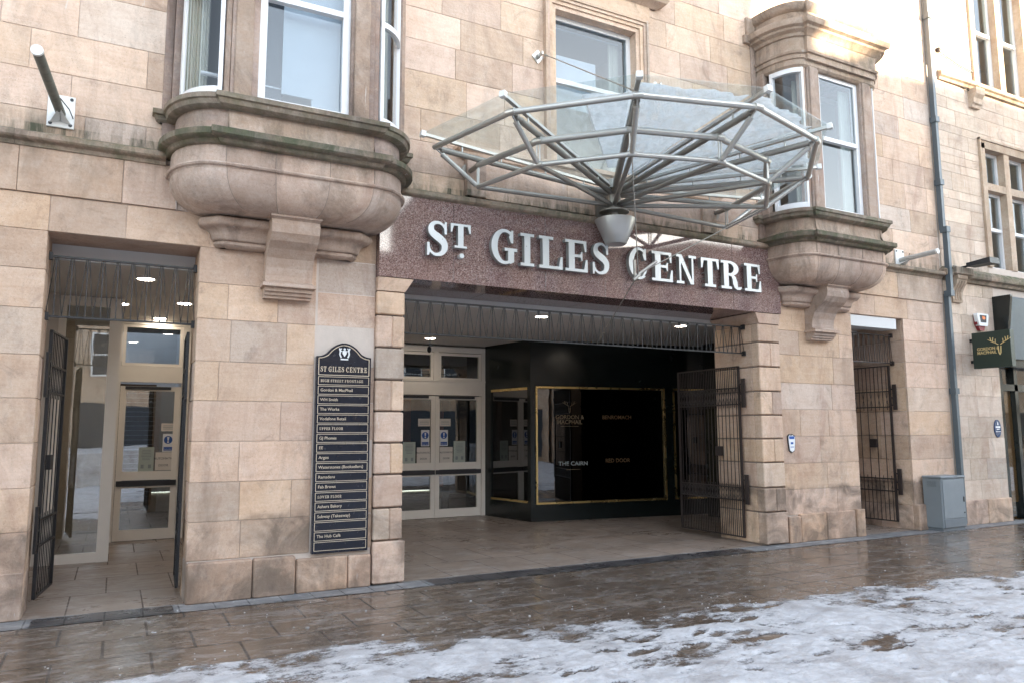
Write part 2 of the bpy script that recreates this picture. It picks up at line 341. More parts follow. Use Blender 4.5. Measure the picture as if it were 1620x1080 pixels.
# ------------------------------------------------------------------ mesh builder
rnd = random.Random(7)
def rtone(r=None):
    r = r or rnd
    return (r.random(), r.random(), r.random())
class MB:
    def __init__(s): s.v = []; s.f = []; s.t = []; s.mi = []
    def add(s, vs, fs, tone=None, mi=0):
        b = len(s.v); s.v += [tuple(p) for p in vs]
        tone = tone or (0.5, 0.5, 0.3)
        for f in fs: s.f.append(tuple(b + i for i in f)); s.t.append(tone); s.mi.append(mi)
        return s
    def box(s, x0, x1, y0, y1, z0, z1, tone=None, mi=0):
        return s.add([(x0, y0, z0), (x1, y0, z0), (x1, y1, z0), (x0, y1, z0), (x0, y0, z1), (x1, y0, z1), (x1, y1, z1), (x0, y1, z1)],
                     [(0, 3, 2, 1), (4, 5, 6, 7), (0, 1, 5, 4), (1, 2, 6, 5), (2, 3, 7, 6), (3, 0, 4, 7)], tone, mi)
    def cbox(s, x0, x1, y0, y1, z0, z1, c=0.008, tone=None, mi=0):
        """box with all edges chamfered"""
        vs = []; idx = {}
        X = (x0, x1); Y = (y0, y1); Z = (z0, z1)
        for i in (0, 1):
            for j in (0, 1):
                for k in (0, 1):
                    sx, sy, sz = (1 - 2 * i), (1 - 2 * j), (1 - 2 * k)
                    for a in range(3):
                        p = [X[i] + sx * c, Y[j] + sy * c, Z[k] + sz * c]
                        p[a] = (X[i], Y[j], Z[k])[a]
                        idx[(i, j, k, a)] = len(vs); vs.append(tuple(p))
        fs = []
        g = lambda i, j, k, a: idx[(i, j, k, a)]
        for i in (0, 1):
            q = [g(i, 0, 0, 0), g(i, 1, 0, 0), g(i, 1, 1, 0), g(i, 0, 1, 0)]; fs.append(q if i else q[::-1])
            q = [g(0, i, 0, 1), g(0, i, 1, 1), g(1, i, 1, 1), g(1, i, 0, 1)]; fs.append(q if i else q[::-1])
            q = [g(0, 0, i, 2), g(1, 0, i, 2), g(1, 1, i, 2), g(0, 1, i, 2)]; fs.append(q if i else q[::-1])
        for i in (0, 1):
            for j in (0, 1):
                fs.append([g(i, j, 0, 0), g(i, j, 1, 0), g(i, j, 1, 1), g(i, j, 0, 1)])
                fs.append([g(i, 0, j, 0), g(i, 1, j, 0), g(i, 1, j, 2), g(i, 0, j, 2)])
                fs.append([g(0, i, j, 1), g(1, i, j, 1), g(1, i, j, 2), g(0, i, j, 2)])
        for i in (0, 1):
            for j in (0, 1):
                for k in (0, 1): fs.append([g(i, j, k, 0), g(i, j, k, 1), g(i, j, k, 2)])
        return s.add(vs, fs, tone, mi)
    def tube(s, p0, p1, r, n=12, r1=None, tone=None, mi=0, cap=True):
        p0 = Vector(p0); p1 = Vector(p1); d = (p1 - p0)
        if d.length < 1e-6: return s
        d.normalize(); a = d.orthogonal().normalized(); b = d.cross(a)
        r1 = r if r1 is None else r1
        vs = []
        for p, q in ((p0, r), (p1, r1)):
            for i in range(n):
                t = 2 * math.pi * i / n
                vs.append(p + a * math.cos(t) * q + b * math.sin(t) * q)
        fs = [(i, (i + 1) % n, n + (i + 1) % n, n + i) for i in range(n)]
        if cap: fs += [tuple(range(n))[::-1], tuple(range(n, 2 * n))]
        return s.add(vs, fs, tone, mi)
    def path(s, pts, r, n=10, tone=None, mi=0):
        for a, b in zip(pts, pts[1:]): s.tube(a, b, r, n, tone=tone, mi=mi)
        for p in pts[1:-1]: s.ball(p, r * 1.01, n, tone, mi)
        return s
    def ball(s, c, r, n=10, tone=None, mi=0, sc=(1, 1, 1)):
        vs = []; m = max(4, n // 2)
        for j in range(1, m):
            ph = math.pi * j / m
            for i in range(n):
                t = 2 * math.pi * i / n
                vs.append((c[0] + r * sc[0] * math.sin(ph) * math.cos(t), c[1] + r * sc[1] * math.sin(ph) * math.sin(t), c[2] + r * sc[2] * math.cos(ph)))
        top = len(vs); vs.append((c[0], c[1], c[2] + r * sc[2])); bot = len(vs); vs.append((c[0], c[1], c[2] - r * sc[2]))
        fs = []
        for j in range(m - 2):
            for i in range(n):
                fs.append((j * n + i, (j + 1) * n + i, (j + 1) * n + (i + 1) % n, j * n + (i + 1) % n))
        for i in range(n):
            fs.append((top, i, (i + 1) % n)); fs.append((bot, (m - 2) * n + (i + 1) % n, (m - 2) * n + i))
        return s.add(vs, fs, tone, mi)
    def lathe(s, cx, cy, prof, n=28, tone=None, mi=0):
        vs = []
        for r, z in prof:
            for i in range(n):
                t = 2 * math.pi * i / n; vs.append((cx + r * math.cos(t), cy + r * math.sin(t), z))
        fs = []
        for j in range(len(prof) - 1):
            for i in range(n): fs.append((j * n + i, j * n + (i + 1) % n, (j + 1) * n + (i + 1) % n, (j + 1) * n + i))
        return s.add(vs, fs, tone, mi)
    def prism(s, poly, f0, f1, tone=None, mi=0, side_mi=None):
        """poly: list of 2d points; f0/f1 map a 2d point to 3d (front, back)"""
        n = len(poly); vs = [f0(p) for p in poly] + [f1(p) for p in poly]
        s.add(vs, [tuple(range(n)), tuple(range(n, 2 * n))[::-1]], tone, mi)
        return s.add(vs, [(i, n + i, n + (i + 1) % n, (i + 1) % n) for i in range(n)], tone, mi if side_mi is None else side_mi)
    def sweep(s, path, prof, tone=None, mi=0, caps=True, seg_tone=False):
        """path: (x,y) polyline with the outside on its right-hand side when walked; prof: (offset, z)"""
        n = len(path); nr = []
        for i in range(n):
            a = Vector(path[max(0, i - 1)]); b = Vector(path[i]); c = Vector(path[min(n - 1, i + 1)])
            d1 = (b - a).normalized() if (b - a).length > 1e-9 else None
            d2 = (c - b).normalized() if (c - b).length > 1e-9 else None
            if d1 is None: d1 = d2
            if d2 is None: d2 = d1
            n1 = Vector((d1.y, -d1.x)); n2 = Vector((d2.y, -d2.x)); m = n1 + n2
            m = m / max(0.3, m.dot(n1)) if m.length > 1e-6 else n1
            nr.append(m)
        k = len(prof); vs = []
        for p, m in zip(path, nr):
            for o, z in prof: vs.append((p[0] + m.x * o, p[1] + m.y * o, z))
        for i in range(n - 1):
            tn = rtone() if seg_tone else tone
            s.add([vs[i * k + j] for j in range(k)] + [vs[(i + 1) * k + j] for j in range(k)],
                  [(j, j + 1, k + j + 1, k + j) for j in range(k - 1)], tn, mi)
        if caps:
            s.add(vs[:k], [tuple(range(k))], tone, mi); s.add(vs[-k:], [tuple(range(k))[::-1]], tone, mi)
        return s
    def build(s, name, mats, parent=None, smooth=False, origin=None):
        me = bpy.data.meshes.new(name)
        me.from_pydata(s.v, [], s.f); 
        if not isinstance(mats, (list, tuple)): mats = [mats]
        for m in mats: me.materials.append(M_[m])
        if len(mats) > 1: me.polygons.foreach_set('material_index', s.mi)
        ca = me.color_attributes.new('tone', 'FLOAT_COLOR', 'CORNER')
        cnt = [len(f) for f in s.f]
        arr = np.repeat(np.array([t + (1.0,) for t in s.t], dtype=np.float32), cnt, axis=0)
        ca.data.foreach_set('color', arr.ravel())
        me.update()
        import bmesh
        bm = bmesh.new(); bm.from_mesh(me); bmesh.ops.recalc_face_normals(bm, faces=bm.faces); bm.to_mesh(me); bm.free()
        if smooth:
            me.polygons.foreach_set('use_smooth', [True] * len(me.polygons))
            try: me.set_sharp_from_angle(angle=R(38))
            except Exception: pass
        o = bpy.data.objects.new(name, me); C.objects.link(o)
        if parent is not None:
            o.parent = parent
            wl_ = Vector((0, 0, 0)); q = parent
            while q is not None: wl_ += q.location; q = q.parent
            o.location = -wl_
        elif origin is not None:
            me.transform(Matrix.Translation(-Vector(origin))); o.location = origin
        return o

def build_cuts(mb, name, mats, parent, cuts, smooth=False, axis=0):
    """one object for each stretch between the cuts"""
    bins = {}
    for f, t, mi in zip(mb.f, mb.t, mb.mi):
        c = sum(mb.v[i][axis] for i in f) / len(f); k = sum(c > q for q in cuts)
        bins.setdefault(k, []).append((f, t, mi))
    out = []
    for k in sorted(bins):
        n = MB(); mp = {}
        for f, t, mi in bins[k]:
            for i in f:
                if i not in mp: mp[i] = len(n.v); n.v.append(mb.v[i])
            n.f.append(tuple(mp[i] for i in f)); n.t.append(t); n.mi.append(mi)
        out.append(n.build(name, mats, parent, smooth))
    return out

def tag(o, label=None, cat=None, group=None, kind=None):
    if label: o['label'] = label
    if cat: o['category'] = cat
    if group: o['group'] = group
    if kind: o['kind'] = kind
    return o
def thing(name, label, cat, loc, group=None):
    o = bpy.data.objects.new(name, None); C.objects.link(o); o.location = loc; o.empty_display_size = 0.2
    return tag(o, label, cat, group)

# ------------------------------------------------------------------ ashlar
def ashlar(mb, x0, x1, courses, y, openings=(), lmin=0.55, lmax=1.15, gap=0.0035, depth=0.03, seed=1, axis='x', ch=0.003, fixed=None):
    """courses of stones on a plane y=const (axis 'x') or x=const (axis 'y', the side facing -x or +x)"""
    r = random.Random(seed)
    for ci, (za, zb) in enumerate(zip(courses, courses[1:])):
        iv = [(x0, x1)]
        for (ox0, ox1, oz0, oz1) in openings:
            if oz0 < zb - 0.02 and oz1 > za + 0.02:
                nv = []
                for a, b in iv:
                    if ox1 <= a or ox0 >= b: nv.append((a, b)); continue
                    if ox0 > a: nv.append((a, ox0))
                    if ox1 < b: nv.append((ox1, b))
                iv = nv
        for a, b in iv:
            cuts = [a]; L = b - a
            if L > lmax:
                p = a + r.uniform(lmin * 0.5, lmax)
                while p < b - lmin * 0.45:
                    cuts.append(p); p += r.uniform(lmin, lmax)
            cuts.append(b)
            for c, d in zip(cuts, cuts[1:]):
                if d - c < 0.02: continue
                tn = rtone(r); pr = r.uniform(0, 0.0025)
                if axis == 'x': mb.cbox(c + gap / 2, d - gap / 2, y - pr, y + depth, za + gap / 2, zb - gap / 2, ch, tn)
                elif axis == '+': mb.cbox(y - depth, y + pr, c + gap / 2, d - gap / 2, za + gap / 2, zb - gap / 2, ch, tn)
                else: mb.cbox(y - pr, y + depth, c + gap / 2, d - gap / 2, za + gap / 2, zb - gap / 2, ch, tn)

LOW = [0.388, 0.747, 1.121, 1.511, 1.905, 2.291, 2.706, 3.063, 3.42, 3.755]
UP = [4.28, 4.55, 4.93, 5.32, 5.77, 6.155, 6.55, 6.95, 7.35, 7.75, 8.15, 8.55, 8.95, 9.35, 9.75, 10.15, 10.55, 10.95]
CX = 5.43
BLX, BRX = 1.49, 9.37
RW = {BLX: 1.17, BRX: 1.06}      # half widths of the two bays at the wall

# =================================================================== GROUND
def sheet(name, pts, z, mat, kind='structure'):
    m = MB(); m.add([(x, y, z) for x, y in pts], [tuple(range(len(pts)))])
    o = m.build(name, mat); tag(o, kind=kind); return o
sheet('ground', [(-200, -260), (260, -260), (260, 200), (-200, 200)], -0.02, 'pave')
sheet('pavement', [(-14, -24), (40, -24), (40, -0.33), (-14, -0.33)], 0.0, 'pave')
sheet('threshold_band', [(-14, -0.33), (40, -0.33), (40, 0.02), (-14, 0.02)], 0.004, 'sett')
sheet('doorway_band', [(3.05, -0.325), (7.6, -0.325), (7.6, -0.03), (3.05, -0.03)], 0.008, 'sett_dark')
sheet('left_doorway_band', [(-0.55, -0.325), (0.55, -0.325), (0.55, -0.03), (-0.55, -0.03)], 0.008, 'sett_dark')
sheet('lobby_paving', [(-1.6, 0.02), (13.4, 0.02), (13.4, 9), (-1.6, 9)], 0.002, 'lobby_floor')

# trodden snow: a real height field that breaks through the paving
def fbm(x, y, o=5, s=1.0):
    a = 0; am = 1; tot = 0
    for i in range(o):
        a += am * mnoise.noise(Vector((x * s, y * s, 3.7 + i * 9.1))); tot += am; am *= 0.55; s *= 2.05
    return a / tot
def snow_edge(x):
    xs = [-3, -0.2, 0.6, 2.3, 4.4, 6.9, 9.0, 14, 24]; ys = [-3.6, -2.35, -2.2, -2.25, -2.55, -2.75, -2.85, -3.1, -3.4]
    return float(np.interp(x, xs, ys))
def snow_field():
    mb = MB()
    fr_ = random.Random(21); prints = []
    for w in range(34):       # walkers' tracks, mostly along the street
        x, y = fr_.uniform(-1, 14), fr_.uniform(-6.5, -2.6); a = fr_.choice([0, math.pi]) + fr_.gauss(0, .28); side = 1
        for k in range(9):
            px, py = x - math.sin(a) * .10 * side, y + math.cos(a) * .10 * side
            prints.append((px, py, a + fr_.gauss(0, .12), fr_.uniform(.004, .014))); side = -side
            x += math.cos(a) * .36; y += math.sin(a) * .36; a += fr_.gauss(0, .05)
    def grid(x0, x1, y0, y1, dx, dy):
        nx = int((x1 - x0) / dx) + 1; ny = int((y1 - y0) / dy) + 1
        H = np.zeros((nx, ny))
        for i in range(nx):
            x = x0 + i * dx; e = snow_edge(x)
            for j in range(ny):
                y = y0 + j * dy
                d = e - y
                base = min(0.020, d * 0.035) if d > 0 else d * 0.05
                n = fbm(x * 0.8, y * 1.6, 5, 1.5)
                n2 = fbm(x + 31, y + 7, 4, 6.0)
                n3 = fbm(x * .5 + 11, y * 1.9 + 3, 4, 3.2)
                ridge = -0.042 * max(0, n3 - .12) * (1.3 if d < 2.2 else .4)
                H[i, j] = min(base, .013) + 0.038 * n + 0.018 * n2 + 0.004 + ridge + (0.014 if d > 1.5 else 0)
        XX = x0 + np.arange(nx) * dx; YY = y0 + np.arange(ny) * dy
        for px, py, a, dp in (prints if dx < .05 else []):
            i0, i1 = int((px - .25 - x0) / dx), int((px + .25 - x0) / dx) + 1; j0, j1 = int((py - .25 - y0) / dy), int((py + .25 - y0) / dy) + 1
            i0, j0 = max(i0, 0), max(j0, 0); i1, j1 = min(i1, nx), min(j1, ny)
            if i1 <= i0 or j1 <= j0: continue
            gx, gy = np.meshgrid(XX[i0:i1] - px, YY[j0:j1] - py, indexing='ij')
            u = gx * math.cos(a) + gy * math.sin(a); v_ = -gx * math.sin(a) + gy * math.cos(a)
            wd = .045 + .012 * np.cos(u * 20)
            q = (u / .145) ** 2 + (v_ / wd) ** 2
            H[i0:i1, j0:j1] -= dp * np.clip(1.35 - q, 0, 1) - .005 * np.exp(-((q - 1.8) / .5) ** 2)
        H = np.maximum(H, -0.012)
        keep = np.zeros((nx, ny), bool); keep[H > -0.004] = True
        idx = -np.ones((nx, ny), int); vs = []; fs = []
        for i in range(nx - 1):
            for j in range(ny - 1):
                if keep[i:i + 2, j:j + 2].any():
                    q = []
                    for a, b in ((i, j), (i + 1, j), (i + 1, j + 1), (i, j + 1)):
                        if idx[a, b] < 0:
                            idx[a, b] = len(vs); vs.append((x0 + a * dx, y0 + b * dy, H[a, b]))
                        q.append(idx[a, b])
                    fs.append(tuple(q))
        mb.add(vs, fs)
    grid(-1.2, 6.0, -5.2, -1.9, 0.022, 0.018)
    grid(6.0, 13.0, -5.6, -2.2, 0.03, 0.02)
    grid(13.0, 34.0, -12.0, -2.6, 0.10, 0.08)
    grid(-14, 13, -22.0, -5.2, 0.12, 0.12)
    return mb
sn = snow_field().build('snow', 'snow', smooth=True)
sn.data.polygons.foreach_set('use_smooth', [True] * len(sn.data.polygons))
tag(sn, 'trodden greyish snow lying over the middle of the paved street', 'snow', kind='stuff')
# scattered crumbs of snow and grit on the paving
cr = MB(); rr_ = random.Random(5)
for i in range(300):
    x = rr_.uniform(-0.8, 12); y = rr_.uniform(snow_edge(x) - 0.1, -0.1) if rr_.random() < .6 else snow_edge(x) + abs(rr_.gauss(0, .3))
    if y > -0.05: continue
    r = rr_.uniform(0.003, 0.009) * (1 if rr_.random() < .9 else 1.8)
    cr.ball((x, y, 0.004), r, 6, sc=(rr_.uniform(.7, 1.6), rr_.uniform(.6, 1.2), 0.55))
tag(cr.build('snow_crumbs', 'snow_flat', smooth=True), 'small white crumbs of snow scattered over the wet paving', 'snow', kind='stuff')

# =================================================================== MAIN BUILDING
B = thing('stone_building', 'large pinkish sandstone building with two round-cornered bays and polished red granite fascia', 'building', (CX, 0, 0))

openings = [(-0.635, 0.65, 0, 3.42), (2.45, 8.55, 0, 4.22), (10.17, 11.45, 0, 3.41),
            (BLX - 1.08, BLX + 1.08, 4.6, 6.95), (BRX - .98, BRX + .98, 4.6, 6.95), (4.63, 6.22, 4.9, 7.2)]
# mortar backing with the openings left free
def backing(mb, x0, x1, z0, z1, ops, y0, y1):
    xs = sorted({x0, x1, *[v for o in ops for v in (o[0], o[1]) if x0 < v < x1]})
    zs = sorted({z0, z1, *[v for o in ops for v in (o[2], o[3]) if z0 < v < z1]})
    for a, b in zip(xs, xs[1:]):
        run = None
        for c, d in zip(zs, zs[1:]):
            mx, mz = (a + b) / 2, (c + d) / 2
            solid = not any(o[0] < mx < o[1] and o[2] < mz < o[3] for o in ops)
            if solid: run = [c, d] if run is None else [run[0], d]
            if (not solid or d == zs[-1]) and run is not None:
                mb.box(a, b, y0, y1, run[0], run[1]); run = None
m = MB(); backing(m, -7, 12.58, 0, 11.0, [(a - .012, b + .012, c, d + .012) for a, b, c, d in openings], 0.009, 0.22)
m.build('wall_core', 'mortar', B)
m = MB()
ashlar(m, -7, -0.635, LOW, 0.0, openings, lmin=.5, lmax=1.0, seed=11)
ashlar(m, 0.65, 1.80, LOW[:-1], 0.0, [], lmin=.42, lmax=.95, seed=16)
ashlar(m, -0.635, 1.80, LOW[-2:], 0.0, [], lmin=.6, lmax=1.0, seed=9)
ashlar(m, 1.82, 2.45, LOW, 0.03 - 0.02, openings, lmin=.3, lmax=.7, seed=5)
ashlar(m, 8.56, 12.55, LOW, 0.0, openings, seed=23)
build_cuts(m, 'wall', 'stone', B, [5.4])
m = MB()
m2 = MB()
fr = [(-7, -3.4), (-3.4, -0.9), (-0.9, -0.06), (-0.06, 0.42)]
for a, b in fr + [(10.35, 11.35), (11.35, 12.55)]:
    m.cbox(a + .002, b - .002, -0.022, 0.02, 3.758, 4.19, 0.004, rtone())
for a, b in [(0.42, 1.0), (1.0, 2.0), (2.0, 2.62), (8.33, 9.0), (9.0, 9.9), (9.9, 10.35)]:
    m.cbox(a + .002, b - .002, -0.004, 0.02, 3.758, 4.19, 0.004, rtone())
build_cuts(m, 'frieze', 'stone', B, [5.4])
m = MB()
ashlar(m, -7, 12.55, UP, 0.0, [o for o in openings if o[2] > 4.3] + [(3.50, 7.36, 4.2, 4.93)], lmin=.5, lmax=1.05, seed=42)
m.build('upper_wall', 'stone_up', B)
# plinth stones
m = MB()
def plinth(a, b, t=0.385, p=0.065, tn=None): m.cbox(a + .004, b - .004, -p, 0.1, 0.0, t, 0.014, tn or rtone())
for a, b in [(-7, -5.6), (-5.6, -3.9), (-3.9, -2.5), (-2.5, -1.2), (-1.2, -0.635)]: plinth(a, b, 0.41, 0.012)
plinth(0.65, 1.25, .375); plinth(1.25, 1.66, .375); plinth(1.665, 2.19, .335, .05); plinth(2.19, 2.44, .33, .045)
plinth(8.56, 8.80, .375, .06); plinth(8.80, 9.35, .40, .045); plinth(9.35, 9.98, .40, .045); plinth(9.98, 10.17, .41, .07)
plinth(11.45, 11.75, .41, .07); plinth(11.75, 12.54, .40, .045)
build_cuts(m, 'plinth', 'stone_plinth', B, [0, 5.4, 10.8])

# reveals of the two side doorways
m = MB()
def reveal(xl, xr, ztop, depth, seed):
    rr = random.Random(seed); zz = [0.0] + [z for z in LOW if z < ztop - .1] + [ztop]
    for za, zb in zip(zz, zz[1:]):
        for x, sgn in ((xl, -1), (xr, 1)):
            cut = rr.uniform(.3, .7) * depth
            for a, b in ((0.034, cut), (cut, depth)):
                if sgn < 0: m.cbox(x - .16, x, a + .003, b - .003, za + .003, zb - .003, .004, rtone(rr))
                else: m.cbox(x, x + .16, a + .003, b - .003, za + .003, zb - .003, .004, rtone(rr))
reveal(-0.635, 0.65, 3.42, 0.52, 3)
reveal(10.17, 11.45, 3.41, 1.0, 4)
m.box(-0.80, 0.81, 0.034, 0.52, 3.42, 3.60, rtone()); m.box(10.0, 11.6, 0.034, 0.6, 3.41, 3.6, rtone())
build_cuts(m, 'doorway_reveal', 'stone', B, [0, 5.4, 10.8])

# rusticated quoins of the middle opening
m = MB()
RZ = [0.012, 0.456, 0.796, 1.147, 1.481, 1.817, 2.157, 2.507, 2.861, 3.13]
for side, (xa, xb) in (('l', (2.45, 2.77)), ('r', (8.11, 8.53))):
    m.box(xa + .02, xb - .02, 0.0, .88, 0, 3.14, (.2, .5, .5), 1)
    for i, (za, zb) in enumerate(zip(RZ, RZ[1:])):
        g = 0.009; wide = 0.03 if i == 0 else 0.0
        xs = [(xa, xb)] if i % 2 == 0 else [(xa, (xa + xb) / 2 + .02), ((xa + xb) / 2 + .02, xb)]
        for a, b in xs: m.cbox(a - (wide if side == 'r' or True else 0) * 0, b + (wide if side == 'l' else 0), -0.045 - wide * .5, 0.10, za + g, zb - g, 0.012, rtone())
        ys = [(0.10, .86)] if i % 2 == 1 else [(0.10, .48), (.48, .86)]
        for a, b in ys:
            if side == 'l': m.cbox(xa, xb, a + .002, b - .002, za + g, zb - g, 0.010, rtone())
            else: m.cbox(xa, xb, a + .002, b - .002, za + g, zb - g, 0.010, rtone())
build_cuts(m, 'quoin', ['stone', 'mortar_dark'], B, [5.4])
m = MB()
def impost(xa, xb, out):   # flaring block that carries the granite
    m.add([(xa, -.05, 3.13), (xb, -.05, 3.13), (xb, .86, 3.13), (xa, .86, 3.13),
           (xa - (.09 if out < 0 else 0), -.075, 3.275), (xb + (.09 if out > 0 else 0), -.075, 3.275), (xb + (.09 if out > 0 else 0), .86, 3.275), (xa - (.09 if out < 0 else 0), .86, 3.275)],
          [(0, 3, 2, 1), (4, 5, 6, 7), (0, 1, 5, 4), (1, 2, 6, 5), (2, 3, 7, 6), (3, 0, 4, 7)], rtone())
impost(2.45, 2.77, 1); impost(8.13, 8.53, -1)
build_cuts(m, 'impost', 'stone', B, [5.4])

# granite fascia in five slabs, with a polished soffit
m = MB()
gx = [2.45, 3.33, 4.55, 5.43, 6.30, 7.62, 8.545]
for a, b in zip(gx, gx[1:]): m.cbox(a + .0015, b - .0015, -0.09, 0.06, 3.28, 4.24 , .003)
gs = [2.77, 3.95, 5.43, 6.9, 8.12]
for a, b in zip(gs, gs[1:]): m.cbox(a + .0015, b - .0015, 0.062, .86, 3.284, 3.34, .003)
m.build('granite_fascia', 'granite', B)
m = MB(); m.box(2.62, 8.32, .03, .2, 4.2, 4.3); m.box(2.45, 8.55, .065, .22, 3.345, 4.28); m.build('fascia_core', 'mortar_dark', B)

# string course, with weathered top
def string_prof(zb=4.18, p=0.0):
    return [(-0.02, zb - .005), (0.035 + p, zb), (0.05 + p, zb + .035), (0.10 + p, zb + .05), (0.115 + p, zb + .065), (0.115 + p, zb + .11), (0.02 + p, zb + .15), (-0.02, zb + .155)]
m = MB()
def string(a, b, seed, p=0.0):
    r = random.Random(seed); x = a
    while x < b - .05:
        e = min(b, x + r.uniform(.8, 1.3)); e = b if b - e < .4 else e
        m.sweep([(x + .0015, 0), (e - .0015, 0)], [(o + (r.random() * .003 if o > 0 else 0), z) for o, z in string_prof(4.18, p)], rtone(r)); x = e
string(-7, BLX - RW[BLX] - .02, 1); string(BRX + RW[BRX] + .02, 12.54, 2)
string(BLX + RW[BLX] + .02, 5.2, 3, 0.03); string(5.2, BRX - RW[BRX] - .02, 4, 0.03)
build_cuts(m, 'string_course', 'stone_str', B, [1.5, 9.3])

# apron below the middle window
m = MB()
m.cbox(3.50, 3.75, -0.09, 0.02, 4.34, 4.80, .006, rtone()); m.cbox(7.11, 7.36, -0.09, 0.02, 4.34, 4.80, .006, rtone())
for a, b in ((3.755, 4.9), (4.905, 5.95), (5.955, 7.105)): m.cbox(a, b, -0.05, 0.02, 4.34, 4.80, .005, rtone())
m.sweep([(3.46, 0.03), (3.46, -0.05), (7.40, -0.05), (7.40, 0.03)], [(0.0, 4.80), (0.04, 4.82), (0.06, 4.86), (0.10, 4.88), (0.10, 4.93), (-0.05, 4.96)], rtone())
m.box(3.40, 7.46, -0.04, 0.2, 4.86, 4.945)
m.build('apron', 'stone_up', B)

# middle window surround and sash
m = MB()
def frame_prof(x0, x1, z0, z1, w, y, t):   # three sides of a picture-frame moulding
    m.box(x0 - w, x0, y, t, z0, z1 + w, rtone()); m.box(x1, x1 + w, y, t, z0, z1 + w, rtone()); m.box(x0, x1, y, t, z1, z1 + w, rtone())
frame_prof(4.78, 6.07, 4.95, 7.05, 0.06, -0.015, 0.2)
frame_prof(4.72, 6.13, 4.95, 7.11, 0.05, -0.035, 0.1)
frame_prof(4.67, 6.18, 4.95, 7.16, 0.04, -0.055, 0.1)
frame_prof(4.63, 6.22, 4.95, 7.20, 0.03, -0.075, 0.1)
m.box(4.55, 6.30, -.04, .1, 7.232, 7.46, rtone())
m.sweep([(4.44, 0.03), (4.44, -.03), (6.41, -.03), (6.41, 0.03)], [(0, 7.46), (.05, 7.49), (.12, 7.52), (.15, 7.56), (.15, 7.62), (-.02, 7.66)], rtone())
m.box(4.46, 6.39, -.03, .1, 7.48, 7.64)
m.build('window_surround', 'stone_up', B)

def sash(parent, name, x0, x1, z0, z1, y, rail=None, w=0.065, mat='white', glass='glass', gy=0.03, label=None):
    """white sash frame with its panes of glass; rail = height of the meeting rail"""
    f = MB()
    f.box(x0, x0 + w, y, y + .07, z0, z1); f.box(x1 - w, x1, y, y + .07, z0, z1)
    f.box(x0 + w, x1 - w, y, y + .07, z0, z0 + w); f.box(x0 + w, x1 - w, y, y + .07, z1 - w, z1)
    if rail: f.box(x0 + w, x1 - w, y - .02, y + .05, rail - .03, rail + .03)
    fo = f.build(name, mat, parent)
    if label: fo['label'] = label
    g = MB()
    if rail:
        g.box(x0 + w, x1 - w, y + gy + .02, y + gy + .026, z0 + w, rail - .03); g.box(x0 + w, x1 - w, y + gy - .01, y + gy - .004, rail + .03, z1 - w)
    else: g.box(x0 + w, x1 - w, y + gy, y + gy + .006, z0 + w, z1 - w)
    g.build('glass_pane', glass, fo)
    return fo
sash(B, 'window', 4.78, 6.07, 4.95, 7.05, 0.12, 6.14)
m = MB(); m.box(4.85, 5.62, .32, .33, 5.9, 6.62); m.box(4.85, 6.0, .30, .31, 6.98, 7.0); m.build('window_blind', 'blind', B)

# ---------------------------------------------------------------- bays
def plan(cx, off=0.0, part='all', n=9, hw=0.71, P=0.70, ry=0.12):
    rw = RW[cx]
    a, b = rw - hw + off, P - ry + off
    L = []
    for i in range(n + 1):
        t = R(180 - 90 * i / n)
        L.append((cx - hw + a * math.cos(t), -ry - b * math.sin(t)))
    Rr = [(2 * cx - x, y) for x, y in L[::-1]]
    if part == 'left': return L
    if part == 'right': return Rr
    if part == 'front': return [L[-1], Rr[0]]
    return [(cx - rw - off, 0.05)] + L + Rr + [(cx + rw + off, 0.05)]

